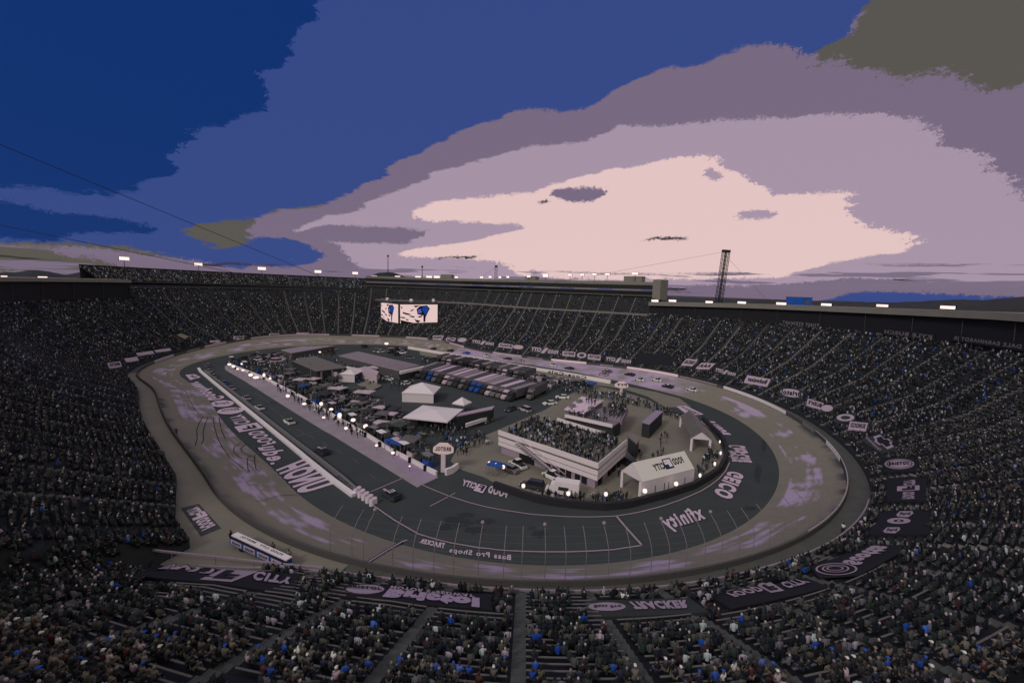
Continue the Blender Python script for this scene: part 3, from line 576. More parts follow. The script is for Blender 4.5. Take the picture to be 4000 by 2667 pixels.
# white pit road walls
def wallpx(name, label, pts, w, h, m, cat='wall', surf=gsurf, top=None):
    P = np.array([surf(x, y) for x, y in pts]); o = thing(name, label, cat, tuple(P[0]))
    T = np.gradient(P[:,:2], axis=0); T /= np.hypot(*T.T)[:,None]; n = np.c_[-T[:,1], T[:,0]]*w/2; k = len(P)
    mb = MB(); Q = P-P[0]; mb.v = [(*(Q[i,:2]+n[i]*a), Q[i,2]+z) for a, z in ((1,0),(1,h),(-1,h),(-1,0)) for i in range(k)]
    mb.f = [(a*k+i, a*k+i+1, ((a+1)%4)*k+i+1, ((a+1)%4)*k+i) for a in range(4) for i in range(k-1)]+[(0,k,2*k,3*k),(k-1,4*k-1,3*k-1,2*k-1)]
    mb.build('wall_body', m, o); return o, P
wb, Pw = wallpx('pit_road_wall', 'long white concrete wall between the pit road and the front straight', [(776,1441),(783,1452),(830,1492),(905,1554),(980,1616),(1060,1682),(1140,1748),(1220,1815),(1300,1880),(1382,1940)], .95, .6, WHITE)
o, _p = wallpx('steel_barrier', 'thin dark steel guard rail just behind the white pit road wall', [(800,1453),(870,1505),(960,1576),(1060,1656),(1160,1735),(1260,1812),(1345,1880),(1395,1925)], .3, 1.0, STEEL)
_a, _b2 = Pw[8], Pw[7]
lettering('5 km.1F 8', [(1368,1898),(1318,1860),(1325,1852),(1378,1890)], lambda x, y, l: G(x, y, .6), name='lettering', m=BLACK, outl=False, lift=.01)
o, _p = wallpx('pit_wall', 'low white wall along the crowded row of pit stalls', [(900,1428),(985,1461),(1040,1483),(1100,1515),(1180,1556),(1260,1604),(1330,1645),(1435,1705),(1530,1766),(1616,1809),(1665,1836),(1705,1856)], .5, .9, WHITE)
o, _p = wallpx('pit_wall', 'short curved white wall at the end of the pit stalls by the tall sign', [(1741,1856),(1765,1848),(1787,1832)], .6, 1.4, WHITE)
o, _p = wallpx('back_pit_wall', 'long white lettered wall along the inside of the back straight', [(1595,1362),(1700,1380),(1800,1396),(1900,1413),(2000,1431),(2100,1448),(2200,1464),(2300,1482),(2385,1498)], .9, 1.5, mat('bright_wall', [.95,.86,.88], lin_=True, nz=.05))
def bwall(x0, x1, z): # lettering on the far wall facing the camera
    a = np.interp(x0, [1595,2385], [0,1]); return None
K = [G(2290,1479,.15), G(2045,1437,.15)]; K = K+[K[1]+np.array([0,0,1.2]), K[0]+np.array([0,0,1.2])]; nn = np.array([math.sin(YAW), math.cos(YAW), 0]); K = [k-nn*.55 for k in K]
lettering('Coca-Cola Racing', K, None, name='lettering', m=BLACK, outl=False, parent=None, lift=.0, bold=.02)
# dark tyre wall round the near end of the infield
o, P = wallpx('infield_wall', 'tall dark padded wall curving round the near end of the infield', [(1930,1905),(2002,1930),(2091,1958),(2150,1970),(2219,1979),(2290,1986),(2359,1990),(2420,1985),(2461,1979),(2520,1963),(2600,1942),(2707,1908),(2770,1872),(2812,1842),(2832,1800),(2838,1760),(2815,1710),(2784,1680),(2745,1643)], .8, 1.35, pm('tyre_black', (31,31,36), nz=.4, sc=3))
o['group'] = 'infield'
del o['group']
def signon(px0, py0, px1, py1, h, txt, z0=.3, off=.45, m=None):
    a = G(px0, py0, .0); b = G(px1, py1, .0); d = (b-a); d /= np.linalg.norm(d); n = np.array([d[1], -d[0], 0]); 
    if n@(cpos-a) < 0: n = -n
    a = a+n*off; b = b+n*off; mb = MB(); q = [a+[0,0,z0], b+[0,0,z0], b+[0,0,z0+h], a+[0,0,z0+h]]; mb.add([tuple(p) for p in q]+[tuple(p-n*.06) for p in q], [(0,1,2,3),(7,6,5,4),(0,4,5,1),(1,5,6,2),(2,6,7,3),(3,7,4,0)]); ob = mb.build('sign_board', m or OFFW, o)
    K = [b+n*.02+[0,0,z0+.25*h], a+n*.02+[0,0,z0+.25*h], a+n*.02+[0,0,z0+.75*h], b+n*.02+[0,0,z0+.75*h]]; t_ = .12; K = [K[0]*(1-t_)+K[1]*t_, K[1]*(1-t_)+K[0]*t_, K[2]*(1-t_)+K[3]*t_, K[3]*(1-t_)+K[2]*t_]
    lettering(txt, K, None, 'sign_lettering', BLACK, False, ob, lift=0)
signon(2024,1955,2086,1972,1.1,'TRACKER'); signon(2428,1990,2508,1973,1.1,'BRISTOL'); signon(2760,1885,2815,1845,1.2,'BRISTOL')
# ------------------------------------------------------------ tarps with logos on the stands
EXC = []
_tn = 0
def tarp(poly, label, m=None, lift=.42, cat='banner', exc=True, grow=1.0):
    """cover of cloth lying over the seats: its own corners on the seating plane"""
    P = [np.array(hit(x, y)) for x, y in poly]; o = thing('banner', label, cat, tuple(P[0]), 0, 'printed covers laid over the lowest seats')
    n = len(P); me = bpy.data.meshes.new('cloth'); bm = bmesh.new(); vs = [bm.verts.new(tuple(p-P[0])) for p in P]
    if n == 4:
        bm.free(); g = 12; h = 6; mb = MB()
        for l in (lift, .05):
            for a in range(g+1):
                for b in range(h+1): u, v = a/g, b/h; q = P[0]*(1-u)*(1-v)+P[1]*u*(1-v)+P[2]*u*v+P[3]*(1-u)*v; mb.v.append((q[0]-P[0][0], q[1]-P[0][1], float(H(q[0], q[1]))+l-P[0][2]))
        N1 = (g+1)*(h+1); ix = lambda a, b: a*(h+1)+b
        mb.f = [(ix(a,b), ix(a+1,b), ix(a+1,b+1), ix(a,b+1)) for a in range(g) for b in range(h)]
        bd = [ix(a,0) for a in range(g+1)]+[ix(g,b) for b in range(1,h+1)]+[ix(a,h) for a in range(g-1,-1,-1)]+[ix(0,b) for b in range(h-1,0,-1)]
        mb.f += [(bd[k], bd[(k+1)%len(bd)], N1+bd[(k+1)%len(bd)], N1+bd[k]) for k in range(len(bd))]; mb.build('cloth', m or TARP, o)
    else:
        f = bm.faces.new(vs); bmesh.ops.triangulate(bm, faces=[f]); bmesh.ops.subdivide_edges(bm, edges=bm.edges[:], cuts=7, use_grid_fill=True)
        for v in bm.verts: v.co.z = float(H(v.co.x+P[0][0], v.co.y+P[0][1]))+lift-P[0][2]
        bm.to_mesh(me); bm.free(); me.materials.append(m or TARP); ob = bpy.data.objects.new('cloth', me); COL.objects.link(ob); ob.parent = o
    o['_l'] = lift
    if exc: EXC.append([(x, y) for x, y in poly])
    return o, P[0]
def drape(mb, org, l): mb.v = [(x, y, float(H(x+org[0], y+org[1]))+l-org[2]) for x, y, z in mb.v]; return mb
def onb(o, org, s, q, m=None, outl=True, bold=.035, l=.5):
    K = [np.array(hit(x, y))-org for x, y in q]; nv = [0,0,1]
    if outl: mb = MB(); letter(mb, s, K, bold+.04); drape(mb, org, l-.02); mb.build('lettering_edge', BLACK, o)
    mb = MB(); letter(mb, s, K, bold); drape(mb, org, l+(0 if outl else .03)); mb.build('lettering', m or LETD, o)
def onp(o, org, poly, m, l=.46, name='emblem'):
    P = [np.array(hit(x, y))-org+np.array([0,0,l]) for x, y in poly]; c_ = sum(P)/len(P); mb = MB(); mb.add(P+[c_], [(i, (i+1) % len(P), len(P)) for i in range(len(P))]); drape(mb, org, l); mb.build(name, m, o)
def ring(o, org, cx, cy, rx, ry, t, m, l=.5, n=32):
    A = [np.array(hit(x, y))-org+np.array([0,0,l]) for x, y in ell(cx, cy, rx, ry, n)]; B = [np.array(hit(x, y))-org+np.array([0,0,l]) for x, y in ell(cx, cy, rx*t, ry*t, n)]
    mb = MB(); mb.add(A+B, [(i, (i+1)%n, n+(i+1)%n, n+i) for i in range(n)]); drape(mb, org, l); mb.build('emblem_ring', m, o)
o, g = tarp([(596,2200),(1172,2252),(1150,2335),(540,2262)], 'black cover with slanting pale FOOD CITY lettering, left end of the near stand')
onb(o, g, 'FOOD', [(675,2220),(848,2235),(830,2256),(620,2238)], bold=.05); onb(o, g, 'CITY', [(1000,2248),(1150,2272),(1130,2294),(985,2275)], bold=.05)
onp(o, g, [(870,2237),(1012,2245),(905,2288),(780,2278)], LETD, .48); onb(o, g, 'F', [(885,2246),(955,2250),(905,2278),(835,2272)], BLACK, False, .05, .54)
o, g = tarp([(1338,2285),(1916,2334),(1926,2396),(1251,2335)], 'black cover with oval emblem and bold BRISTOL MOTOR SPEEDWAY lettering')
onp(o, g, ell(1426,2316,84,21), LETD, .46); ring(o, g, 1426,2316,84,21,.9,BLACK,.5); onb(o, g, 'BRISTOL', [(1360,2310),(1490,2322),(1490,2312),(1360,2300)], BLACK, False, .05, .54)
onb(o, g, 'Bristol', [(1524,2318),(1866,2354),(1866,2384),(1502,2344)], pm('banner_mauve', (124,108,132)), bold=.09); onb(o, g, 'MOTOR SPEEDWAY', [(1528,2303),(1850,2338),(1856,2348),(1524,2313)], bold=.05)
o, g = tarp([(2285,2358),(2690,2346),(2770,2404),(2290,2425)], 'dark cover with pale oval and ragged TRACKER lettering, right of the middle aisle', pm('green_tarp', (36,41,42)))
onp(o, g, ell(2370,2384,73,17), LETD, .46); onb(o, g, 'Bass Pro', [(2320,2380),(2425,2380),(2425,2390),(2320,2390)], BLACK, False, .03, .52); onb(o, g, 'TRACKER', [(2448,2368),(2676,2361),(2690,2388),(2480,2393)], bold=.07)
o, g = tarp([(2770,2338),(3146,2268),(3236,2306),(2858,2392)], 'black cover with FOOD CITY lettering, right end of the near stand')
onb(o, g, 'FOOD', [(2836,2332),(2950,2306),(2985,2320),(2868,2346)], bold=.05); onb(o, g, 'CITY', [(3045,2292),(3118,2276),(3160,2288),(3075,2312)], bold=.05)
onp(o, g, [(2945,2296),(3005,2286),(3062,2322),(3010,2330)], LETD, .48); onb(o, g, 'F', [(2975,2303),(3005,2297),(3036,2317),(3005,2322)], BLACK, False, .05, .54)
o, g = tarp([(3160,2225),(3395,2140),(3530,2140),(3500,2180),(3350,2262),(3200,2272)], 'black cover with concentric rings and bold slanted lettering at the bend of the stand')
ring(o, g, 3265,2237,82,24,.9,LETD); ring(o, g, 3262,2235,54,15,.86,LETD); ring(o, g, 3260,2234,34,9,.8,LETD)
onb(o, g, 'Scotts', [(3290,2210),(3412,2144),(3486,2151),(3345,2221)], LETD, True, .07)
o, g = tarp([(3386,2096),(3453,2004),(3628,2004),(3632,2096)], 'black cover with a ringed oval between two small badges on the right')
ring(o, g, 3509,2046,46,12,.45,LETD); onp(o, g, ell(3509,2046,9,3,12), LETD, .5)
for cx, cy in ((3532,2018),(3481,2082)): onp(o, g, [(cx-34,cy+4),(cx-18,cy-11),(cx+30,cy-11),(cx+34,cy-2),(cx+14,cy+13),(cx-26,cy+11)], LETD, .48); onb(o, g, 'Ford', [(cx-20,cy+6),(cx+20,cy+4),(cx+22,cy-5),(cx-16,cy-4)], BLACK, False, .05, .54)
o, g = tarp([(3462,1873),(3618,1873),(3622,1966),(3460,1966)], 'black cover with upright stacked FOOD CITY lettering on the right')
onb(o, g, 'FOOD', [(3523,1960),(3528,1931),(3568,1930),(3567,1958)], bold=.05); onb(o, g, 'CITY', [(3529,1906),(3531,1886),(3570,1883),(3571,1904)], bold=.05); onp(o, g, [(3502,1928),(3503,1909),(3590,1905),(3590,1924)], LETD, .48); onb(o, g, 'F', [(3525,1924),(3526,1912),(3568,1910),(3568,1922)], BLACK, False, .06, .54)
o, g = tarp([(3445,1796),(3575,1790),(3590,1848),(3450,1850)], 'black cover with a wide oval racetrack emblem on the right')
onp(o, g, ell(3512,1820,58,20), LETD, .46); ring(o, g, 3512,1820,52,17,.9,BLACK,.5); onb(o, g, 'BRISTOL', [(3470,1826),(3552,1822),(3552,1812),(3470,1815)], BLACK, False, .05, .54)
o, g = tarp([(3362,1722),(3440,1698),(3505,1760),(3440,1776)], 'dark cover with an outlined cross-shaped emblem and small lettering on the right', pm('green_tarp', (36,41,42)))
bt = [(3409,1713),(3437,1704),(3454,1722),(3468,1719),(3486,1733),(3480,1740),(3491,1752),(3465,1762),(3444,1743),(3433,1745),(3414,1731),(3418,1724)]
cx, cy = np.mean(bt, 0); onp(o, g, bt, LETD, .47); onp(o, g, [(cx+(x-cx)*.72, cy+(y-cy)*.72) for x, y in bt], BLACK, .52); onb(o, g, 'CHEVROLET', [(3378,1716),(3436,1770),(3443,1765),(3388,1714)], bold=.03)
LITE = pm('banner_pale', (132,118,132), nz=.2)
def small(poly, label, txt=None, shp='rect', txq=None, m=None, back=None):
    o, g = tarp(poly if back is None else back, label, m or (LITE if shp == 'rect' else TARP), .35)
    return o, g
def pgram(cx, cy, w, h, sx=0, sy=0): return [(cx-w/2, cy+h/2-sy), (cx+w/2, cy+h/2+sy), (cx+w/2+sx, cy-h/2+sy), (cx-w/2+sx, cy-h/2-sy)]
def plate(cx, cy, w, h, sl, sx, label, txt='', kind='rect', col=None):
    q = pgram(cx, cy, w, h, sx, w/2*sl); o, g = tarp(q, label, (LITE if kind == 'rect' else pm('green_tarp', (36,41,42))) if col is None else col, .35)
    if kind == 'oval': onp(o, g, ell(cx+sx/2, cy, w*.46, h*.46, 20, math.atan(sl)), LITE, .4)
    if kind == 'ring': ring(o, g, cx+sx/2, cy, w*.46, h*.46, .55, LITE, .4, 20)
    def uvp(u, v): return (q[0][0]*(1-u)*(1-v)+q[1][0]*u*(1-v)+q[2][0]*u*v+q[3][0]*(1-u)*v, q[0][1]*(1-u)*(1-v)+q[1][1]*u*(1-v)+q[2][1]*u*v+q[3][1]*(1-u)*v)
    if kind == 'food':
        onb(o, g, 'FOOD', [uvp(.97,.2),uvp(.62,.2),uvp(.62,.7),uvp(.97,.7)], LITE, False, .07, .42); onb(o, g, 'CITY', [uvp(.38,.25),uvp(.04,.25),uvp(.04,.8),uvp(.38,.8)], LITE, False, .07, .42); onp(o, g, [uvp(.38,.05),uvp(.5,.05),uvp(.62,.95),uvp(.5,.95)], LITE, .42)
    elif txt: onb(o, g, txt, [uvp(.9,.25),uvp(.1,.25),uvp(.1,.75),uvp(.9,.75)], BLACK, False, .05, .44)
plate(3302,1636,76,30,-.12,0,'dark cover with a pale ring emblem, up the right stand beside a striped badge',kind='ring')
plate(3347,1668,70,30,.1,8,'pale striped badge cover next to the ring emblem on the right stand','SUNOCO')
plate(3180,1582,62,26,.3,6,'pale speckled rectangular cover on the right stand beside a small round badge',"BUSH'S")
plate(3229,1599,50,28,.0,2,'small pale round badge cover between the ring and the speckled rectangle','',kind='oval')
plate(3088,1539,96,34,.14,6,'wide pale oval cover with dark ticks on the right stand','Bristol','oval')
plate(2951,1490,92,28,.18,14,'long pale cover with dark writing above the wide track turn','Budweiser')
plate(2829,1457,84,18,.25,8,'narrow dark cover with FOOD CITY lettering above the turn entrance',kind='food')
plate(2743,1432,54,22,.05,24,'slanted pale cover with one dark bar, second from the dark tunnel opening','AAA')
plate(2682,1418,44,24,.12,22,'slanted pale cover nearest the dark tunnel opening','NASCAR')
plate(2413,1410,104,22,.12,4,'FOOD CITY lettered cover just left of the dark tunnel opening',kind='food'); plate(2320,1397,50,18,.12,2,'pale badge cover with dark word, right of the target ring','MOTOR'); plate(2271,1390,40,24,.0,2,'round target-like ring emblem between two pale badges on the back straight',kind='ring'); plate(2221,1384,50,18,.08,2,'pale badge cover with dark word, left of the target ring','BRISTOL')
plate(2124,1372,112,24,.12,6,'largest FOOD CITY lettered cover on the far back straight stand',kind='food'); plate(2023,1358,44,18,.05,2,'pale oval emblem cover beside a short pale word on the back straight','',kind='oval'); plate(1974,1352,56,14,.12,4,'pale cover with short word left of the oval on the back straight','Bristol')
plate(1884,1341,90,18,.12,4,'farthest FOOD CITY lettered cover at the end of the back straight',kind='food'); plate(1804,1330,38,18,-.06,2,'small pale oval cover beyond the farthest lettering','',kind='oval'); plate(1759,1326,36,12,.05,4,'small pale strip cover near the hanging screens','NASCAR'); plate(1707,1320,42,16,.0,6,'pale cover at the far right of the end turn under the hanging screens','UNOH')
for i, (cx, cy, w, h) in enumerate(((452,1427,50,20),(518,1406,50,14),(571,1382,64,10),(933,1321,42,12),(1071,1310,40,12),(1182,1305,50,8),(840,1336,40,8),(640,1370,60,8))):
    plate(cx, cy, w, h, -.15 if cx < 700 else -.02, -8 if cx < 700 else 0, ['pale cover lowest on the left stand by the far corner','pale striped cover second from the bottom of the far left corner','thin pale cover third up the far left corner','pale box-like cover behind the far turn, left of the middle one','pale box-like cover in the middle of the far turn','thin pale cover right of the middle of the far turn','dull strip cover where the far turn begins','dull strip cover beside the walkway patch at the far corner'][i], 'BRISTOL' if i in (0,3,4) else '')
o, g = tarp([(2480,1422),(2500,1379),(2632,1392),(2622,1427)], 'wide black tunnel cover opening between seats above the back straight', BLACK, .3)
o, g = tarp([(690,1310),(706,1303),(738,1316),(722,1325)], 'grey concrete landing at the foot of the stair at the far left corner', CONC, .3, 'landing')
# black FOOD CITY panel on the left concourse
o = thing('floor_panel', 'dark painted panel with pale FOOD CITY lettering on the paved walkway at left', 'floor sign', tuple(hit(785,2030))); g = np.array(o.location)
def cs(x, y): return hit(x, y)
P = [np.array(hit(x, y))-g+[0,0,.02] for x, y in ((706,1984),(777,1967),(864,2063),(785,2096))]; MB().add(P, [(0,1,2,3)]).build('panel', pm('panel_dark', (46,48,50)), o)
for s_, q in (('FOOD', [(793,2072),(766,2034),(808,2018),(838,2052)]), ('CITY', [(748,2014),(731,1993),(769,1979),(790,2000)]), ('F', [(759,2031),(747,2015),(795,1998),(808,2014)])):
    K = [np.array(hit(x, y))-g for x, y in q]; mb = MB(); letter(mb, s_, K, .06, (0,0,.05), textmesh(s_, .03)[0]); mb.build('lettering', LETT, o)
ORD = ['first','second','third','fourth','fifth','sixth','seventh','eighth','ninth','tenth','eleventh','twelfth','thirteenth','fourteenth','fifteenth','sixteenth','seventeenth','eighteenth','nineteenth','twentieth','twenty-first','twenty-second','twenty-third','twenty-fourth','twenty-fifth','twenty-sixth','twenty-seventh','twenty-eighth','twenty-ninth','thirtieth']
def zfor(xy, py):
    a = proj(np.array([xy[0], xy[1], 0.]))[0,1]; b = proj(np.array([xy[0], xy[1], 10.]))[0,1]; c = proj(np.array([xy[0], xy[1], 20.]))[0,1]
    z = 10*(py-a)/(b-a)
    for _ in range(6): y = proj(np.array([xy[0], xy[1], z]))[0,1]; z += (py-y)/((b-a)/10)
    return z
def ang(a, b): return math.atan2(b[1]-a[1], b[0]-a[0])
def ray(px, py, depth):
    d = fw*FPX+rt*(px-2000)-up*(py-1333.6); return cpos+d*(depth/FPX)
# ------------------------------------------------------------ crowd
def tmpl(mb): return np.array(mb.v), mb.f
def quads(F): return np.array([list(f)+[f[-1]]*(4-len(f)) if len(f) < 4 else list(f) for f in F])
def bx(x0,x1,y0,y1,z0,z1,tx=1.0):
    v = [(x0,y0,z0),(x1,y0,z0),(x1,y1,z0),(x0,y1,z0)]; cx, cy = (x0+x1)/2, (y0+y1)/2
    v += [(cx+(p[0]-cx)*tx, cy+(p[1]-cy)*tx, z1) for p in v]
    return v, [(4,5,6,7),(0,1,5,4),(1,2,6,5),(2,3,7,6),(3,0,4,7)]
def template(parts):
    V, F, K = [], [], []
    for (v, f), k in parts:
        n = len(V); V += v; F += [tuple(i+n for i in q) for q in f]; K += [k]*len(v)
    return np.array(V), np.array(F), np.array(K)
TF = template([(bx(-.15,.13,-.23,.23,.35,1.0,.75), 0), (bx(-.09,.11,-.09,.09,1.02,1.25,.8), 1)])
def ballq(cx, cy, cz, r, sz=1.1):
    v = []; f = []
    for j, (rr, zz) in enumerate(((.55,-.8),(1,-.1),(.85,.55),(.3,.98))):
        for i in range(6): a = i*math.pi/3; v.append((cx+r*rr*math.cos(a), cy+r*rr*math.sin(a), cz+r*sz*zz))
    for j in range(3):
        for i in range(6): f.append((j*6+i, j*6+(i+1)%6, (j+1)*6+(i+1)%6, (j+1)*6+i))
    f.append((18,19,20,21)); f.append((18,21,22,23)); return v, f
def hexq(secs):
    v = []; f = []
    for (cx, cz, rx, ry) in secs:
        for i in range(6): a = i*math.pi/3; v.append((cx+rx*math.cos(a), ry*math.sin(a), cz))
    n = len(secs)
    for j in range(n-1):
        for i in range(6): f.append((j*6+i, j*6+(i+1)%6, (j+1)*6+(i+1)%6, (j+1)*6+i))
    k = (n-1)*6; f += [(k,k+1,k+2,k+3),(k,k+3,k+4,k+5)]; return v, f
TN = template([(hexq([(0,.40,.15,.19),(-.02,.72,.14,.21),(0,.98,.12,.23),(0,1.06,.07,.11)]), 0), (ballq(.02,0,1.2,.105,1.25), 1), (bx(-.02,.5,-.19,-.04,.38,.54,.95), 2), (bx(-.02,.5,.04,.19,.38,.54,.95), 2), (bx(.38,.5,-.18,-.05,0,.4), 2), (bx(.38,.5,.05,.18,0,.4), 2),
               (bx(-.06,.08,-.30,-.21,.62,.97,.9), 0), (bx(-.06,.08,.21,.30,.62,.97,.9), 0), (bx(.0,.34,-.28,-.19,.58,.67), 3), (bx(.0,.34,.19,.28,.58,.67), 3)])
TS = template([(hexq([(0,.85,.13,.17),(0,1.15,.13,.19),(0,1.42,.11,.22),(0,1.5,.06,.09)]), 0), (ballq(.01,0,1.63,.105,1.25), 1), (hexq([(0,0,.07,.08),(0,.45,.07,.08),(0,.88,.12,.16)]), 2), (bx(-.06,.08,-.30,-.21,.85,1.4,.9), 0), (bx(-.06,.08,.21,.30,.85,1.4,.9), 0)])
PAL = [((24,24,30),20),((38,40,44),18),((50,52,54),13),((76,73,70),9),((28,31,42),6),((58,38,42),2.5),((100,90,100),4.5),((150,134,146),2.6),((205,180,182),1.4),((26,62,140),1.0),((62,92,170),.4),((38,46,44),6),((78,70,62),3)]
PC = np.array([pc(c) for c, w in PAL]); PW = np.array([w for c, w in PAL], float); PW /= PW.sum()
PC = PC*np.array([.84,.98,1.06]); SKIN = np.array([pc(c) for c in ((78,70,68),(66,60,58),(44,38,38),(92,82,80))]); HAIR = np.array([pc(c) for c in ((20,19,22),(28,26,28),(40,36,36),(58,56,56),(88,80,86),(160,144,148),(20,20,24),(34,34,36))])
crowd_mat = vcmat('crowd_clothes', rough=.9)
def crowdmesh(name, P, A, T, dark=1.0, sz=1.0):
    V0, F0, K0 = T; n = len(P); c, s = np.cos(A)[:,None], np.sin(A)[:,None]; sc = (sz*(.92+.16*rng.random(n)))[:,None]
    X = V0[None,:,0]*sc; Y = V0[None,:,1]*sc; Z = V0[None,:,2]*sc
    lean = (rng.random(n)*.25-.08)[:,None]; X = X+lean*np.maximum(Z-.5, 0)
    W_ = np.stack([X*c-Y*s+P[:,0:1], X*s+Y*c+P[:,1:2], Z+P[:,2:3]], 2).reshape(-1, 3)
    F = (F0[None]+(np.arange(n)*len(V0))[:,None,None]).reshape(-1, F0.shape[1])
    sh = PC[rng.choice(len(PC), n, p=PW)]; hr = HAIR[rng.integers(0, len(HAIR), n)]; tr = PC[rng.integers(0, 5, n)]; sk = SKIN[rng.integers(0, 4, n)]
    cols = np.stack([sh, hr, tr, sk], 1)*dark; Cc = cols[:,K0].reshape(-1, 3)
    o = npmesh(name, W_, F, crowd_mat, cols=Cc); o['kind'] = 'stuff'; return o
def inpoly(px, py, poly, grow=6):
    c_ = np.mean(poly, 0); p = [(c_[0]+(x-c_[0])*(1+grow/max(20,abs(x-c_[0])+abs(y-c_[1]))), c_[1]+(y-c_[1])*(1+grow/max(20,abs(x-c_[0])+abs(y-c_[1])))) for x, y in poly]
    r_ = np.zeros(len(px), bool); j = len(p)-1
    for i in range(len(p)):
        xi, yi = p[i]; xj, yj = p[j]
        r_ ^= ((yi > py) != (yj > py)) & (px < (xj-xi)*(py-yi)/(yj-yi+1e-9)+xi); j = i
    return r_
def dmax_at(s): return np.where((s >= 1262) | (s < 210), 46, np.where((s >= 210) & (s < 397), 43, 39))
rowsP = []
idx = np.arange(NS)
for j in range(NR):
    dm = dmax_at(idx); Dm = d0+(dm-d0)*(j+.5)/NR; Dj = d0+(dm-d0)*(j+.62)/NR
    C_ = Ci+Ni*(wd+Dj)[:,None]; al = np.r_[0, np.cumsum(np.hypot(*np.diff(np.r_[C_, C_[:1]], axis=0).T))]
    q = np.arange(0, al[-1], .56)+rng.normal(0, .07, int(math.ceil(al[-1]/.56))); s = np.interp(q, al, np.arange(NS+1)) % NS
    z = prof(idx, Dm); xy = np.c_[np.interp(s, np.arange(NS+1), np.r_[C_[:,0], C_[0,0]]), np.interp(s, np.arange(NS+1), np.r_[C_[:,1], C_[0,1]])]
    zz = z[np.floor(s).astype(int) % NS]; mps = (al[-1]/NS)
    asr = np.sort(AIS % NS); k = np.clip(np.searchsorted(asr, s), 0, len(asr)-1); da = np.minimum(np.abs(s-asr[k]), np.abs(s-asr[k-1]))*np.diff(al)[np.floor(s).astype(int) % NS]
    occ = .72+.22*(vnoise(s/7.0, s*0+j/3.0, 21, 3)-.5)*2
    upper = np.clip((j/NR*1.0-.74)/.1, 0, 1); occ = occ*(1-.75*upper*((s > 1262) | (s < 210))); nearm = (s > 800) & (s < 960); occ = np.where(nearm, .86*np.clip((vnoise(s/2.2, s*0+j/1.6, 33, 2)-.14)*5, 0, 1), occ)
    keep = (rng.random(len(s)) < occ) & (da > .85) & ~((s > 806.5) & (s < 815) & (Dm[np.floor(s).astype(int)%NS] < 14.5))
    rowsP.append(np.c_[xy, zz, s, np.full(len(s), j), (q/.56)][keep])
CP = np.concatenate(rowsP); pq = proj(CP[:,:3]+[0,0,.8]); 
vis = (pq[:,2] > 4) & (pq[:,0] > -250) & (pq[:,0] < 4250) & (pq[:,1] < 2900)
CP, pq = CP[vis], pq[vis]
bad = np.zeros(len(CP), bool)
pq2 = proj(CP[:,:3]+[0,0,1.15]); pq3 = proj(CP[:,:3]+[0,0,.1])
for poly in EXC:
    for q_, g_ in ((pq, 4), (pq2, 0), (pq3, 4)): bad |= inpoly(q_[:,0], q_[:,1], poly, g_)
CP, pq = CP[~bad], pq[~bad]
ni = si(Ni, CP[:,3]); A_ = np.arctan2(-ni[:,1], -ni[:,0])
inf = (pq[:,0] > 0) & (pq[:,0] < 4000) & (pq[:,1] < 2650) & (pq[:,1] > 0)
order = np.argsort(np.where(inf, pq[:,2], 1e9)); IND = order[:286]; rest = np.ones(len(CP), bool); rest[IND] = False
w_ = pq[:,2]; nr_ = rest & (w_ < 95); fr_ = rest & (w_ >= 95)
V1, F1, K1 = TN; V2, F2, K2 = TF
o1 = crowdmesh('spectator_crowd', CP[nr_,:3], A_[nr_]+rng.normal(0,.25,nr_.sum()), TN, .72, .94); o2 = crowdmesh('far_spectator_crowd', CP[fr_,:3], A_[fr_], TF, .6)
print('crowd', nr_.sum(), fr_.sum())
# upper deck crowd of the far turn
uP = []
for j in range(12):
    s = np.arange(210, 404, .32); k = rng.random(len(s)) < .6*(1-np.abs(s-330)/260); s = s[k]; P = PP(s, 48.5+j*.9, 36+j*.56+np.interp(s, [206,405], [-.6,.5])); uP.append(np.c_[P, s])
uP = np.concatenate(uP); a = si(Ni, uP[:,3]); o3 = crowdmesh('upper_deck_crowd', uP[:,:3], np.arctan2(-a[:,1], -a[:,0]), TF, .75)
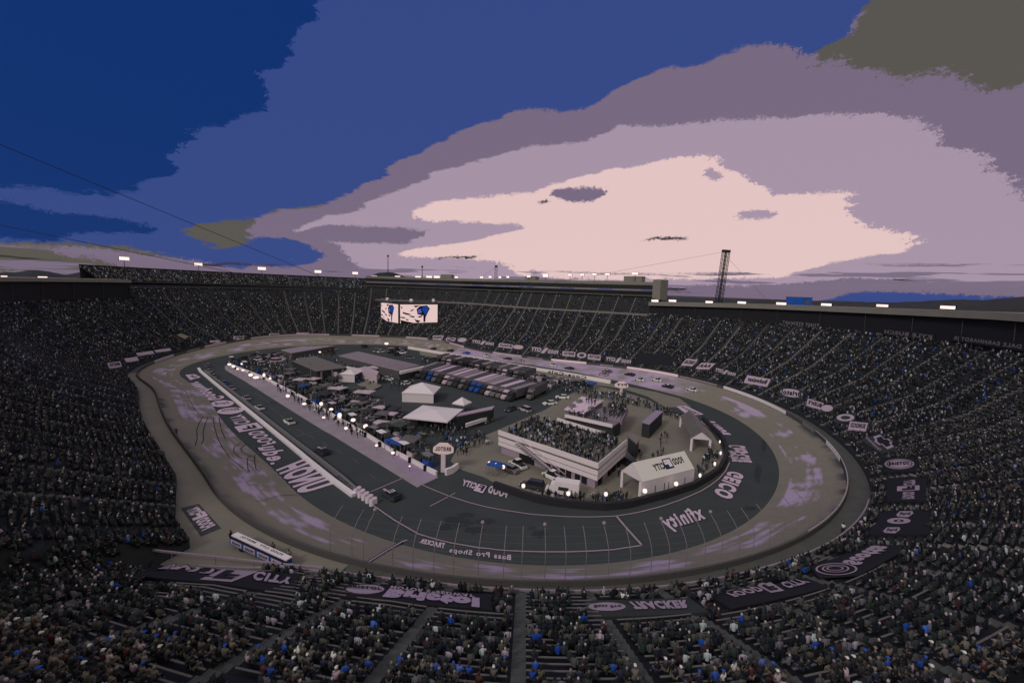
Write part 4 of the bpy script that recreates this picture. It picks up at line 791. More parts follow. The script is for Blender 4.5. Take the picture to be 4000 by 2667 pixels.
# ------------------------------------------------------------ individual people
def skinmesh(name, verts, edges, rad, root=0, sub=1):
    me = bpy.data.meshes.new(name+'_src'); me.from_pydata(verts, edges, []); o = bpy.data.objects.new(name+'_src', me); COL.objects.link(o)
    md = o.modifiers.new('s', 'SKIN'); me.skin_vertices.data if hasattr(me.skin_vertices, 'data') else None
    for i, v in enumerate(me.skin_vertices[0].data): v.radius = (rad[i] if isinstance(rad[i], tuple) else (rad[i], rad[i])); v.use_root = (i == root)
    md.use_smooth_shade = True; s_ = o.modifiers.new('u', 'SUBSURF'); s_.levels = sub; s_.render_levels = sub
    dg = bpy.context.evaluated_depsgraph_get(); r_ = bpy.data.meshes.new_from_object(o.evaluated_get(dg)); r_.name = name; bpy.data.objects.remove(o); bpy.data.meshes.remove(me)
    for p in r_.polygons: p.use_smooth = True
    return r_
def figure(pose):
    if pose.startswith('sit'):
        hz = .52; kn = [(.44,-.13,.52),(.44,.13,.52)]; an = [(.46,-.13,.1),(.46,.13,.1)]
    else: hz = .95; kn = [(.03,-.11,.5),(-.02,.11,.5)]; an = [(-.02,-.12,.09),(.0,.12,.09)]
    ln = {'sit_lean': .12, 'sit': -.02, 'sit_up': 0, 'stand': 0, 'stand_hip': .02, 'sit_turn': .03}[pose]
    ch = (ln, 0, hz+.36); nk = (ln*1.3+.01, 0, hz+.56); hd = (ln*1.4+.03, 0, hz+.66); ht = (ln*1.4+.03, 0, hz+.77)
    sh = [(ln, -.2, hz+.47), (ln, .2, hz+.47)]
    if pose == 'sit_up': el_ = [(.12,-.28,hz+.35),(.1,.27,hz+.62)]; ha = [(.33,-.18,hz+.18),(.02,.22,hz+.86)]
    elif pose == 'sit_lean': el_ = [(.22,-.24,hz+.16),(.22,.24,hz+.16)]; ha = [(.42,-.08,hz+.10),(.42,.08,hz+.10)]
    elif pose == 'stand_hip': el_ = [(-.05,-.36,hz+.2),(.02,.28,hz+.2)]; ha = [(.05,-.17,hz+.06),(.1,.27,hz-.02)]
    else: el_ = [(.03,-.27,hz+.22),(.03,.27,hz+.22)]; ha = [(.28,-.2,hz+.12),(.26,.19,hz+.1)]
    v = [(0,0,hz),ch,nk,hd,ht]; r_ = [(.13,.16),(.13,.17),.052,.088,.07]; e = [(0,1),(1,2),(2,3),(3,4)]
    for i, sg in enumerate((-1,1)):
        n = len(v); v += [sh[i], el_[i], ha[i]]; r_ += [.065,.044,.036]; e += [(1,n),(n,n+1),(n+1,n+2)]
        n = len(v); t = (kn[i][0]*0+an[i][0]+.15, an[i][1], .045); v += [(.03,sg*.09,hz-.03), kn[i], an[i], t]; r_ += [.09,.065,.045,.04]; e += [(0,n),(n,n+1),(n+1,n+2),(n+2,n+3)]
    body = skinmesh('person_body', v, e, r_)
    sv = [(0,0,hz+.02),ch,(ln,0,hz+.5)]; sr = [(.15,.18),(.15,.19),(.10,.12)]; se = [(0,1),(1,2)]
    for i in (0,1): n = len(sv); m = tuple((np.array(sh[i])*.35+np.array(el_[i])*.65)); sv += [sh[i], m]; sr += [.082,.062]; se += [(1,n),(n,n+1)]
    shirt = skinmesh('shirt', sv, se, sr)
    tv = [(0,0,hz)]; tr = [(.145,.17)]; te = []
    for i, sg in enumerate((-1,1)): n = len(tv); tv += [(.03,sg*.09,hz-.03), kn[i], tuple(np.array(an[i])+[0,0,.03])]; tr += [.105,.082,.06]; te += [(0,n),(n,n+1),(n+1,n+2)]
    tro = skinmesh('trousers', tv, te, tr)
    mb = MB(); hx, hy, hzz = (np.array(hd)+np.array(ht))/2; mb.ball((hx-.015,0,hzz+.015), .112, 1, .93, 1.12, 10, 7); mb.v = [(x, y, z if (x < hx+.05 or z > hzz+.03) else hzz+.03) for x, y, z in mb.v]
    hm = bpy.data.meshes.new('hair'); hm.from_pydata(mb.v, [], mb.f)
    mb2 = MB(); mb2.ball((hx-.01,0,hzz+.04), .12, 1, .95, 1.05, 10, 6); mb2.v = [(x, y, max(z, hzz+.035)) for x, y, z in mb2.v]; mb2.box(hx+.06, hx+.16, -.075, .075, hzz+.035, hzz+.05)
    cm = bpy.data.meshes.new('cap'); cm.from_pydata(mb2.v, [], mb2.f)
    nb = MB(); fx = hx+.095; nb.box(fx, fx+.025, -.012, .012, hzz-.03, hzz+.01); nb.box(fx-.01, fx+.006, -.045, -.022, hzz+.01, hzz+.022); nb.box(fx-.01, fx+.006, .022, .045, hzz+.01, hzz+.022); nb.box(fx-.012, fx+.004, -.025, .025, hzz-.062, hzz-.052)
    return body, shirt, tro, hm, cm
FIG = {k: figure(k) for k in ('sit','sit_lean','sit_up','sit_turn','stand','stand_hip')}
SHC = [('black',(26,26,32)),('dark grey',(52,54,58)),('charcoal',(38,40,44)),('grey',(92,88,86)),('navy',(28,34,56)),('white',(214,190,192)),('pale lilac',(160,142,156)),('bright blue',(24,64,150)),('light blue',(70,96,176)),('maroon',(70,36,40)),('olive',(72,72,58)),('tan',(112,98,88))]
SHW = np.array([24,18,18,11,6,5,5,3.5,1.5,2.5,5,3.5]); SHW = SHW/SHW.sum()
HAC = [('black',(20,20,24)),('brown',(44,34,30)),('grey',(96,90,88)),('white',(206,184,186)),('blue',(28,64,140)),('dark',(34,36,40))]
def cm_(kind, name, c):
    m = pm('%s_%s' % (kind, name.replace(' ', '_')), c, nz=.12, sc=6); return m
for n_, c in SHC: cm_('cloth', n_, [v*.88 for v in c])
for c in HAC: cm_('hair', *c)
SKM = [mat('skin_%s' % n, SKIN[i].tolist(), lin_=True, nz=.05) for i, n in enumerate(('tan','brown','dark','light'))]
TRM = [pm('trouser_%s' % n, c, nz=.1) for n, c in (('black',(24,24,28)),('denim',(34,42,60)),('khaki',(90,84,74)))]
LAB = set()
def person(p, a, label, group=None, pose='sit', shirt=0, hat=None, hair=0, skin=0, tro=0, par=1.0):
    body, sh, tr, hm, cm = FIG[pose]
    def mk(me, nm, m, parent=None):
        if not me.materials: me.materials.append(m)
        o = bpy.data.objects.new(nm, me); COL.objects.link(o); o.material_slots[0].link = 'OBJECT'; o.material_slots[0].material = m
        if parent: o.parent = parent
        return o
    b = mk(body, 'person', SKM[skin]); b.location = p; b.rotation_euler = (0,0,a); b.scale = (par,)*3
    mk(sh, 'shirt', MATS['cloth_'+SHC[shirt][0].replace(' ', '_')], b); mk(tr, 'trousers', TRM[tro], b)
    if hat is None: mk(hm, 'hair', MATS['hair_'+HAC[hair][0]], b)
    else: mk(cm, 'cap', MATS['hair_'+HAC[hat][0]], b)
    return tag(b, label, 'person', group)
# labels: row counted up from the front of the stand, block named by its aisle
asr = np.sort(AIS); cnt = {}
sel = sorted(IND, key=lambda i: (CP[i,4], CP[i,3]))
aisl = {}
def blockname(x):
    return 'far left' if x < 500 else 'left' if x < 1300 else 'centre left' if x < 1900 else 'centre' if x < 2300 else 'centre right' if x < 2900 else 'right' if x < 3500 else 'far right'
rown = sorted(set(int(CP[i,4]) for i in sel)); seatc = {}
for i in sel:
    j = int(CP[i,4]); bn = blockname(pq[i,0]); k = seatc.get((j, bn), 0); seatc[(j, bn)] = k+1
    si_ = rng.choice(len(SHC), p=SHW); hat = None if rng.random() < .5 else int(rng.choice([0,0,3,5,5,4,2])); ha = int(rng.integers(0, 3)); pose = str(rng.choice(['sit','sit_lean','sit_turn','sit_up'], p=[.45,.28,.22,.05]))
    hd = ('%s cap' % HAC[hat][0]) if hat is not None else ('%s hair' % HAC[ha][0])
    lab = '%s shirt, %s, seated in row %d, %s in the %s block' % (SHC[si_][0], hd, j+1, ORD[min(k,29)], bn)
    person(tuple(CP[i,:3]), float(A_[i]+rng.normal(0,.2)), lab, 'spectators in the near grandstand', pose, si_, hat, ha, int(rng.integers(0,4)), int(rng.integers(0,3)), float(.95+.12*rng.random()))
for x, y, pose, sh, wh in ((903,2118,'stand',0,'standing at the left end of the blue trailer'),(1068,2165,'stand_hip',10,'standing on the walkway side of the blue trailer'),(1130,2196,'stand',11,'standing at the right end of the blue trailer'),(640,1795,'stand',7,'standing on the left walkway near the upper crowd'),(690,1700,'stand',1,'standing beside the fence high on the left walkway'),(1690,2325,'stand',5,'standing just above the bold lettered cover'),(2430,2352,'sit',5,'sitting alone above the oval cover, left one of two'),(2448,2352,'sit',5,'sitting alone above the oval cover, right one of two'),(1430,2275,'stand',0,'walking along the front rail left of centre'),(2835,2275,'stand',1,'standing by the front rail on the right'),(2860,2278,'stand_hip',9,'leaning by the front rail on the right beside another'),(3290,2085,'stand',5,'standing on the steps right of the bend of the rail')):
    person(tuple(hit(x, y)), float(rng.random()*6), 'person in %s clothes %s' % (SHC[sh][0], wh), 'people standing on the walkways', pose, sh, None, 0, 0, 0)
# ------------------------------------------------------------ vehicles
def carbody(mb, L, Wd, zs, zt, nose=.25):
    def ring(x, w, z0, z1): return [(x,-w,z0),(x,w,z0),(x,w*1.0,(z0+z1)*.55),(x,w*.9,z1),(x,-w*.9,z1),(x,-w,(z0+z1)*.55)]
    h = L/2; w = Wd/2
    mb.loft([ring(-h, w*.86, .3, zs*.95), ring(-h+.25, w*.97, .18, zs), ring(-h*.45, w, .18, zs*1.02), ring(0, w*.96, .18, zs), ring(h*.5, w, .18, zs*.95), ring(h-.3, w*.93, .18, zs*.78), ring(h, w*.75, .28, zs*.6)])
    return mb
def wheels(o, L, Wd, r, xs, m=BLACK):
    for x in xs:
        for y in (-1, 1):
            wh = MB().tube((x, y*(Wd/2-.24), r), (x, y*(Wd/2+.02), r), r, n=12).build('wheel', m, o); MB().tube((x, y*(Wd/2+.0), r), (x, y*(Wd/2+.03), r), r*.5, n=8).build('rim', STEEL, wh)
CARC = {'white': (196,178,186), 'silver': (132,120,130), 'dark': (38,38,44), 'blue': (28,66,150), 'grey': (84,80,84), 'black': (22,22,26), 'lilac': (160,142,158)}
def car(p, a, label, col='white', roof=None, group=None, kind='race_car', nm=None):
    m = pm('car_'+col, CARC[col], rough=.3, spec=.6, nz=0); o = thing(kind, label, 'race car' if kind == 'race_car' else 'car', p, a, group)
    if kind == 'race_car':
        L, Wd = 5.0, 2.0; carbody(MB(), L, Wd, .82, 1.3).build('body', m, o)
        mb = MB(); w = .78
        mb.loft([[(-1.5,-w,.82),(-1.5,w,.82),(-1.5,w,.84),(-1.5,-w,.84)],[(-.85,-w*.92,.8),(-.85,w*.92,.8),(-.85,w*.8,1.27),(-.85,-w*.8,1.27)],[(.1,-w*.92,.8),(.1,w*.92,.8),(.1,w*.8,1.28),(.1,-w*.8,1.28)],[(.95,-w,.78),(.95,w,.78),(.95,w,.8),(.95,-w,.8)]]); mb.build('windows', BLACK, o)
        MB().box(-.85,.12,-.6,.6,1.262,1.30).build('roof', pm('car_'+(roof or col), CARC[roof or col], rough=.3, spec=.6, nz=0), o)
        MB().box(-2.5,-2.38,-.85,.85,.95,1.12).box(-2.48,-2.4,-.7,-.66,.75,.96).box(-2.48,-2.4,.66,.7,.75,.96).build('spoiler', BLACK, o)
        k = textmesh('8', .05)[0]; mb = MB(); letter(mb, nm or '24', [np.array(q) for q in ((-.7,.4,1.305),(-.7,-.4,1.305),(.0,-.4,1.305),(.0,.4,1.305))], .06); mb.build('roof_number', BLACK if (roof or col) in ('white','silver','lilac') else WHITE, o)
        MB().box(1.2,2.3,-.22,.22,.775,.80).build('bonnet_stripe', BLACK if col in ('white','silver','lilac') else OFFW, o)
        wheels(o, L, Wd, .34, (-1.45, 1.5))
    else:
        L, Wd = 5.0, 1.95; h = .95; carbody(MB(), L, Wd, h, 1.6).build('body', m, o); w = .86
        x0, x1 = {'pickup_truck': (-.6, 1.1), 'suv': (-2.2, 1.1), 'sedan': (-1.5, 1.1)}[kind]; H_ = 1.45 if kind == 'sedan' else 1.8
        mb = MB(); mb.loft([[(x0-.25,-w,h-.05),(x0-.25,w,h-.05),(x0-.25,w,h-.02),(x0-.25,-w,h-.02)],[(x0,-w*.95,h-.05),(x0,w*.95,h-.05),(x0,w*.8,H_),(x0,-w*.8,H_)],[(x1-.6,-w*.95,h-.05),(x1-.6,w*.95,h-.05),(x1-.6,w*.8,H_),(x1-.6,-w*.8,H_)],[(x1+.1,-w,h-.08),(x1+.1,w,h-.08),(x1+.1,w,h-.04),(x1+.1,-w,h-.04)]]); mb.build('windows', BLACK, o)
        MB().box(x0+.02,x1-.62,-w*.78,w*.78,H_-.02,H_+.04).build('roof', m, o)
        if kind == 'pickup_truck': MB().box(-2.35,-.9,-.75,.75,h+.005,h+.03).build('truck_bed', BLACK, o)
        for y in (-.7,.7): MB().box(2.38,2.5,y-.16,y+.16,.5,.64).build('headlight', WHITE, o)
        wheels(o, L, Wd, .38, (-1.5, 1.55))
    return o
pit = [(812,1426,'grey','grey'),(815,1447,'silver','grey'),(835,1467,'grey','dark'),(875,1493,'blue','silver'),(904,1514,'silver','silver'),(962,1553,'silver','lilac'),(1013,1591,'white','lilac'),(1129,1646,'white','white'),(1259,1762,'dark','silver')]
for k, (x, y, c, r_) in enumerate(pit):
    p = G(x, y+6); q = G(x+100, y+72); car(tuple(p), ang(q, p), '%s race car, %s from the far end of the line on the pit road' % (c, ORD[k]), c, r_, 'race cars running down the pit road', nm=str(rng.integers(2,60)))
p = G(1525, 1940); q = G(1590, 1980); car(tuple(p), ang(q, p), 'white and dark race car alone on the apron past the barrels', 'dark', 'white', 'race cars running down the pit road', nm='83')
def onbank(x, y, k, c, r_, lab, flip=1):
    p = hit(x, y+3); s, d = sod(p); a = Ci[(s+4)%NS]-Ci[s-4]; a = math.atan2(a[1], a[0]); o = car(tuple(p), a if flip > 0 else a+math.pi, lab, c, r_, 'race cars circulating on the back straight', nm=str(rng.integers(2,60)))
    t = math.atan2(zw[s], wd[s]); n = Vector((-Ni[s][0]*math.sin(t), -Ni[s][1]*math.sin(t), math.cos(t))); xa = Vector((math.cos(o.rotation_euler[2]), math.sin(o.rotation_euler[2]), 0)); xa = (xa-n*xa.dot(n)).normalized(); ya = n.cross(xa)
    M_ = Matrix((xa, ya, n)).transposed().to_4x4(); o.matrix_world = Matrix.Translation(Vector(p)+n*.02) @ M_
for k, (x, y, c, r_) in enumerate([(1693,1361,'dark','dark'),(1759,1368,'black','grey'),(1822,1378,'blue','dark'),(1897,1389,'white','lilac'),(1982,1400,'dark','grey'),(2031,1409,'silver','white'),(2158,1426,'white','dark'),(2223,1438,'dark','silver'),(2358,1462,'silver','dark'),(2371,1450,'grey','white'),(2460,1462,'dark','silver'),(2500,1482,'white','silver'),(2567,1483,'white','dark'),(2608,1509,'dark','grey'),(2706,1522,'white','blue')]):
    onbank(x, y, k, c, r_, '%s race car with %s roof, %s from the left on the back straight' % (c, r_, ORD[k]))
def box_truck(p, a, label, cat, cabc, boxc, L=6.5, Wd=2.3, Hh=2.9, kind='van', txt=None):
    o = thing(kind, label, cat, p, a); MB().loft([[(-L/2,-Wd/2,.5),(-L/2,Wd/2,.5),(-L/2,Wd/2*.94,Hh),(-L/2,-Wd/2*.94,Hh)],[(L*.22,-Wd/2,.5),(L*.22,Wd/2,.5),(L*.22,Wd/2*.94,Hh),(L*.22,-Wd/2*.94,Hh)]]).build('box_body', boxc, o)
    cb = MB(); w = Wd/2*.92; cb.loft([[(L*.22+.02,-w,.45),(L*.22+.02,w,.45),(L*.22+.02,w,2.2),(L*.22+.02,-w,2.2)],[(L*.34,-w,.45),(L*.34,w,.45),(L*.34,w*.9,2.15),(L*.34,-w*.9,2.15)],[(L*.42,-w,.45),(L*.42,w,.45),(L*.42,w,1.25),(L*.42,-w,1.25)],[(L/2,-w*.9,.45),(L/2,w*.9,.45),(L/2,w*.9,1.0),(L/2,-w*.9,1.0)]]); c_ = cb.build('cab', cabc, o)
    MB().add([(L*.345,-w*.8,2.08),(L*.345,w*.8,2.08),(L*.418,w*.88,1.32),(L*.418,-w*.88,1.32)], [(0,1,2,3)]).build('windscreen', BLACK, c_)
    for y in (-1,1): MB().box(-L*.2,L*.1,y*Wd/2-.02,y*Wd/2+.02,1.3,2.0).build('side_window', DARK, o)
    wheels(o, L, Wd, .42, (-L*.3, L*.33)); return o
box_truck(tuple(G(2196,1930)), ang(G(2240,1938), G(2140,1922)), 'white ambulance with dark side windows near the infield wall', 'ambulance', WHITE, WHITE, kind='ambulance')
car(tuple(G(2158,1868)), ang(G(2200,1885), G(2120,1845)), 'white pickup truck parked below the deck building stair', 'white', kind='pickup_truck')
car(tuple(G(2022,1822)), ang(G(2050,1835), G(1990,1800)), 'white rescue pickup parked left of the deck building', 'white', kind='pickup_truck')
car(tuple(G(1990,1838)), ang(G(2020,1850), G(1960,1825)), 'grey sedan parked beside the blue canopies', 'grey', kind='sedan')
car(tuple(G(2078,1905)), ang(G(2110,1912), G(2040,1898)), 'dark vehicle with raised rear parked left of the ambulance', 'dark', kind='suv')
car(tuple(G(2452,1815)), ang(G(2470,1825), G(2430,1800)), 'dark vehicle parked right of the deck building corner', 'dark', kind='suv')
car(tuple(G(2050,1605)), ang(G(2080,1615), G(2020,1592)), 'silver car with dark windows crossing the infield lane', 'silver', kind='suv')
car(tuple(G(2147,1580)), ang(G(2180,1578), G(2110,1584)), 'white sedan on the infield lane left of the white roofed building', 'white', kind='sedan')
car(tuple(G(2196,1556)), ang(G(2230,1556), G(2160,1552)), 'white sedan beyond another white sedan behind the trucks', 'white', kind='sedan')
car(tuple(G(1905,1648)), ang(G(1930,1635), G(1880,1660)), 'grey sedan in the lane beside the long white trailer', 'grey', kind='sedan')
car(tuple(G(1995,1603)), ang(G(2020,1592), G(1970,1614)), 'dark car in the lane nearest the crowded deck', 'dark', kind='sedan')
# transporter trucks
def hauler(p, a, label, roofc, cabc, grp, L=15):
    o = thing('transporter_truck', label, 'truck', p, a, grp); MB().box(-L*.5,L*.3,-1.3,1.3,1.1,4.0).build('trailer', pm('truck_side', (70,66,72)), o)
    MB().box(-L*.5+.05,L*.3-.05,-1.2,1.2,4.004,4.12).build('trailer_roof', roofc, o)
    c_ = MB().loft([[(L*.33,-1.15,.6),(L*.33,1.15,.6),(L*.33,1.1,3.4),(L*.33,-1.1,3.4)],[(L*.41,-1.15,.6),(L*.41,1.15,.6),(L*.41,1.0,2.9),(L*.41,-1.0,2.9)],[(L*.43,-1.05,.6),(L*.43,1.05,.6),(L*.43,1.0,1.8),(L*.43,-1.0,1.8)],[(L*.5,-.9,.6),(L*.5,.9,.6),(L*.5,.8,1.4),(L*.5,-.8,1.4)]]).build('cab', cabc, o)
    MB().add([(L*.415,-.95,2.75),(L*.415,.95,2.75),(L*.431,.98,1.9),(L*.431,-.98,1.9)], [(0,1,2,3)]).build('windscreen', BLACK, c_)
    for x in (-L*.42,-L*.34,L*.24,L*.42):
        for y in (-1.1,1.1): MB().tube((x,y-.15,.5),(x,y+.15,.5),.5,n=10).build('wheel', BLACK, o)
    return o
RC = [('white roof', pm('roof_lilac', (150,132,150))), ('grey roof', pm('roof_grey', (104,96,104))), ('dark roof', pm('roof_dark', (56,54,60))), ('pale roof', pm('roof_pale', (128,114,128)))]
CC = [('dark cab', DARK), ('grey cab', pm('cab_grey', (80,76,80))), ('blue cab', BLUE), ('white cab', OFFW)]
pat = [(1,1),(2,0),(3,2),(0,1),(2,0),(3,3),(0,1),(1,0),(3,1),(2,0),(0,2),(3,2),(1,0),(3,3),(2,1),(0,1),(2,3),(1,0)]
for k, (r_, c_) in enumerate(pat):
    t = k/17; cx, cy = 1628+t*355, 1478+t*92; tx, ty = cx+92+t*12, cy-33-t*2; a = G(cx, cy); b = G(tx, ty); L = float(np.clip(np.linalg.norm(b-a), 13, 19)); p = a+(b-a)/np.linalg.norm(b-a)*L/2
    hauler(tuple(p), ang(b, a), '%s and %s transporter truck, %s from the far end of the parked row' % (RC[r_][0], CC[c_][0], ORD[k]), RC[r_][1], CC[c_][1], 'transporter trucks parked side by side in the infield', L)
a, b = G(2066,1562), G(2122,1532); o = hauler(tuple((a+b)/2), ang(b, a), 'dark transporter truck with a lettered grey side at the near end of the row', RC[2][1], CC[1][1], None, 15)
MB().box(-6,4,-1.33,-1.305,1.4,3.8).build('side_panel', pm('panel_green', (72,74,72)), o)
def pts_in(poly, n, z=0.0):
    xs = [p[0] for p in poly]; ys = [p[1] for p in poly]; out = []
    W3 = [G(x, y, z) for x, y in poly]; bx_ = np.array(W3)[:,:2]; lo, hi = bx_.min(0), bx_.max(0); pl = [tuple(q) for q in bx_]
    P = lo+(hi-lo)*rng.random((n*6, 2)); k = inpoly(P[:,0], P[:,1], pl, 0); P = P[k][:n]; return np.c_[P, np.full(len(P), z)]
def hauler_(x, y, k, t):
    r_, c_ = [(2,0),(1,1),(2,3),(3,0),(2,1)][k % 5]; a = G(x, y); b = G(x+72, y-22); hauler(tuple((a+b)/2), ang(b, a), '%s transporter truck in the second row, %s from the far end' % (RC[r_][0], ORD[k]), RC[r_][1], CC[c_][1], 'second row of transporter trucks', 12)
# ------------------------------------------------------------ tents
def ridgetent(name, label, fl, fr, br, eave, ridge, mroof, mside, side=True, txt=None, thick=.35, gable=True):
    fl, fr, br = [G(*q) for q in (fl, fr, br)]; bl = fl+br-fr; o = thing(name, label, 'tent', tuple((fl+br)/2)); c_ = np.array(o.location); fl, fr, br, bl = [q-c_ for q in (fl, fr, br, bl)]
    z = np.array([0,0,1.0]); rf, rb = (fl+fr)/2+z*ridge, (bl+br)/2+z*ridge
    for a, b, nm in ((fr, br, 'roof_slope'), (fl, bl, 'roof_slope')):
        MB().add([a+z*eave, b+z*eave, rb, rf, a+z*(eave-.12), b+z*(eave-.12), rb-z*.12, rf-z*.12], [(0,1,2,3),(7,6,5,4),(0,4,5,1),(1,5,6,2),(2,6,7,3),(3,7,4,0)]).build(nm, mroof[0] if a is fr else mroof[1], o)
    for a, b, r_, g in ((fl, fr, rf, -1), (bl, br, rb, 1)):
        if gable: MB().add([a+z*(eave+.02), b+z*(eave+.02), r_-z*.02, a*.84+b*.16+z*(eave-.1), b*.84+a*.16+z*(eave-.1)], [(0,3,4,1,2)]).build('gable', mside, o)
    for q, d_ in ((fl, fr), (fr, fl), (bl, br), (br, bl)):
        dd = (d_-q)/np.linalg.norm(d_-q); MB().bar(q+dd*.3, q+dd*.3+z*(eave-.14), .55, .3).build('leg', mside, o)
    if side: MB().add([fr, br, br+z*(eave-.15), fr+z*(eave-.15)], [(0,1,2,3)]).build('side_wall', mside, o)
    if side:
        for t in (.25,.42,.5,.62,.82):
            q = fr+(br-fr)*t; n = np.cross(br-fr, z); n /= np.linalg.norm(n); n = n if n@(cpos-c_) > 0 else -n; MB().bar(q+n*.04+z*.4, q+n*.04+z*2.0, .08).build('wall_seam', BLACK, o)
    if txt:
        def rp(u, v): return (fr+(br-fr)*u+z*eave)*(1-v)+(rf+(rb-rf)*u)*v+z*.05
        mb = MB(); letter(mb, 'FOOD', [rp(.88,.42),rp(.68,.42),rp(.68,.72),rp(.88,.72)], .05); mb.build('roof_lettering', BLACK, o); mb = MB(); letter(mb, 'CITY', [rp(.5,.35),rp(.3,.35),rp(.3,.65),rp(.5,.65)], .05); mb.build('roof_lettering', BLACK, o)
        mb = MB(); mb.add([rp(.66,.28),rp(.5,.28),rp(.5,.82),rp(.66,.82)], [(0,1,2,3)]); mb.build('roof_badge', pm('badge_navy', (16,30,60)), o); mb = MB(); letter(mb, 'F', [q+z*.03 for q in (rp(.63,.4),rp(.53,.4),rp(.53,.72),rp(.63,.72))], .08); mb.build('roof_lettering', WHITE, o)
    return o
ridgetent('marquee', 'large bright white marquee with FOOD CITY lettering on its roof', (2424,1899), (2503,1948), (2707,1890), 3.4, 6.2, (mat('canvas_bright', [.85,.8,.8], lin_=True, nz=.05), WHT2), WHT2, True, True)
gm = pm('tent_grey', (76,74,72), nz=.25, sc=.5)
ridgetent('open_tent', 'open ended tent with dull grey roof panels and white front frame', (2694,1760), (2776,1768), (2722,1672), 3.3, 5.2, (pm('tent_dull', (100,90,100), nz=.3, sc=1), gm), WHT2, False)
def canopy(px, py, w, h, peak, label, m=WHT2, d=None, grp=None, wall=False, rot=.15):
    d = d or w; o = thing('canopy', label, 'canopy', tuple(G(px, py)), rot, grp); a, b = w/2, d/2
    MB().add([(-a,-b,h),(a,-b,h),(a,b,h),(-a,b,h),(0,0,h+peak),(-a,-b,h-.3),(a,-b,h-.3),(a,b,h-.3),(-a,b,h-.3)], [(0,1,4),(1,2,4),(2,3,4),(3,0,4),(0,5,6,1),(1,6,7,2),(2,7,8,3),(3,8,5,0)]).build('canopy_top', m, o)
    for x, y in ((-a,-b),(a,-b),(a,b),(-a,b)): MB().bar((x*.97,y*.97,0),(x*.97,y*.97,h), .1).build('leg', STEEL, o)
    if wall: MB().add([(-a*.98,-b*.98,0),(-a*.98,b*.98,0),(-a*.98,b*.98,h-.3),(-a*.98,-b*.98,h-.3)], [(0,1,2,3)]).build('side_wall', m, o)
    if wall: MB().add([(-a*.98,-b*.98,0),(a*.98,-b*.98,0),(a*.98,-b*.98,h-.3),(-a*.98,-b*.98,h-.3)], [(0,1,2,3)]).build('side_wall', m, o)
    return o
canopy(1648,1556,11,3.2,2.6,'white peaked tent with one walled side in the middle of the infield', wall=True, rot=-.75)
canopy(1696,1655,13,3.2,1.1,'flat white square canopy in front of the peaked tent', rot=-.08+math.pi/4-.75+.7)
canopy(1357,1480,11,3.2,2.2,'white tent with scalloped side beside the dark garage', wall=True, rot=-.75)
canopy(1804,1608,4.5,3,1.8,'small white peaked canopy at the end of the long trailer', rot=.4)
canopy(1475,1458,6,3,.8,'pale low canopy behind the storage block', OFFW, rot=.3)
canopy(1700,1752,0.1,0.1,.1,'x') if False else None
for k, (x, y, w) in enumerate(((1540,1750,3.2),(1562,1762,3.2),(1927,1850,2.2),(1950,1856,2.2),(2310,1518,3.5),(1885,1444,3.5),(1985,1462,3.5),(1185,1530,2.5))):
    canopy(x, y, w, 2.4, .6, 'bright blue canopy, %s' % ['left one beside the pit wall end','right one beside the pit wall end','left one above the apron lettering','right one above the apron lettering','behind the white far wall at right','behind the white far wall at left','behind the middle of the white far wall','small one among the pit carts'][k], BLUE, rot=.4)
dkc = [('dark', pm('canvas_dark', (38,39,43))), ('grey', pm('canvas_grey', (72,68,72))), ('pale', OFFW), ('dull green', pm('canvas_green', (48,54,50)))]
q_ = pts_in([(1040,1462),(1180,1465),(1330,1500),(1500,1590),(1640,1720),(1690,1800),(1650,1800),(1440,1672),(1250,1560)], 44)
for k, p in enumerate(sorted(q_.tolist(), key=lambda t: -t[1])):
    c_ = dkc[int(rng.choice([0,0,1,0,3,2]))]; px_ = proj(np.array(p))[0]; w = 2.6+rng.random()*1.8
    canopy(px_[0], px_[1], w, 2.3+rng.random()*.7, .3, '%s work canopy in the pit area, %s' % (c_[0], (ORD+['number %d' % i for i in range(31, 60)])[k]+' from the far end'), c_[1], None, 'work canopies in the pit area', rot=.5+rng.random()*.3)
for k in range(22):
    t = k/21; x = 1665+t*640; y = 1406+t*104+float(rng.integers(-3,4)); c_ = str(rng.choice(['dark','grey','black','silver','dark'])); a_ = ang(G(x, y), G(x+30, y-13))
    car(tuple(G(x, y)), a_, '%s van parked behind the white far wall, %s from the left' % (c_, ORD[k]), c_, kind='suv', group='vans parked behind the far wall')
for k in range(16):
    t = k/15; x = 1690+t*330; y = 1428+t*62; hauler_(x, y, k, t)
# ------------------------------------------------------------ infield buildings
def pz(x, y, z): return G(x, y, z)
def block(o, c, z0, z1, m, name='wall'):
    mb = MB(); mb.v = [tuple(np.array([q[0], q[1], z0])) for q in c]+[tuple(np.array([q[0], q[1], z1])) for q in c]; n = len(c)
    mb.f = [tuple(range(n))[::-1], tuple(range(n, 2*n))]+[(i, (i+1)%n, n+(i+1)%n, n+i) for i in range(n)]
    return mb.build(name, m, o)
def inset(c, t):
    c_ = sum(c)/len(c); return [q+(q-c_)/np.linalg.norm(q-c_)*t for q in c]
gB = G(2332,1884); zr = zfor(gB, 1830); zr = float(np.clip(zr, 4.5, 9))
A, B, Cc_ = pz(1947,1697,zr), pz(2336,1830,zr), pz(2446,1735,zr); D = A+Cc_-B; cb = [A, B, Cc_, D]
db = thing('deck_building', 'long white banded building with a crowd standing on its flat roof deck', 'building', tuple(G(2190,1790)*0))
wallm = mat('building_white', [.9,.8,.88], lin_=True, nz=.08); block(db, inset(cb, -.8), 0, zr-.3, pm('building_mauve', (116,103,118), nz=.15), 'wall'); block(db, inset(cb, .0), zr-.3, zr-.02, CONC, 'roof_deck')
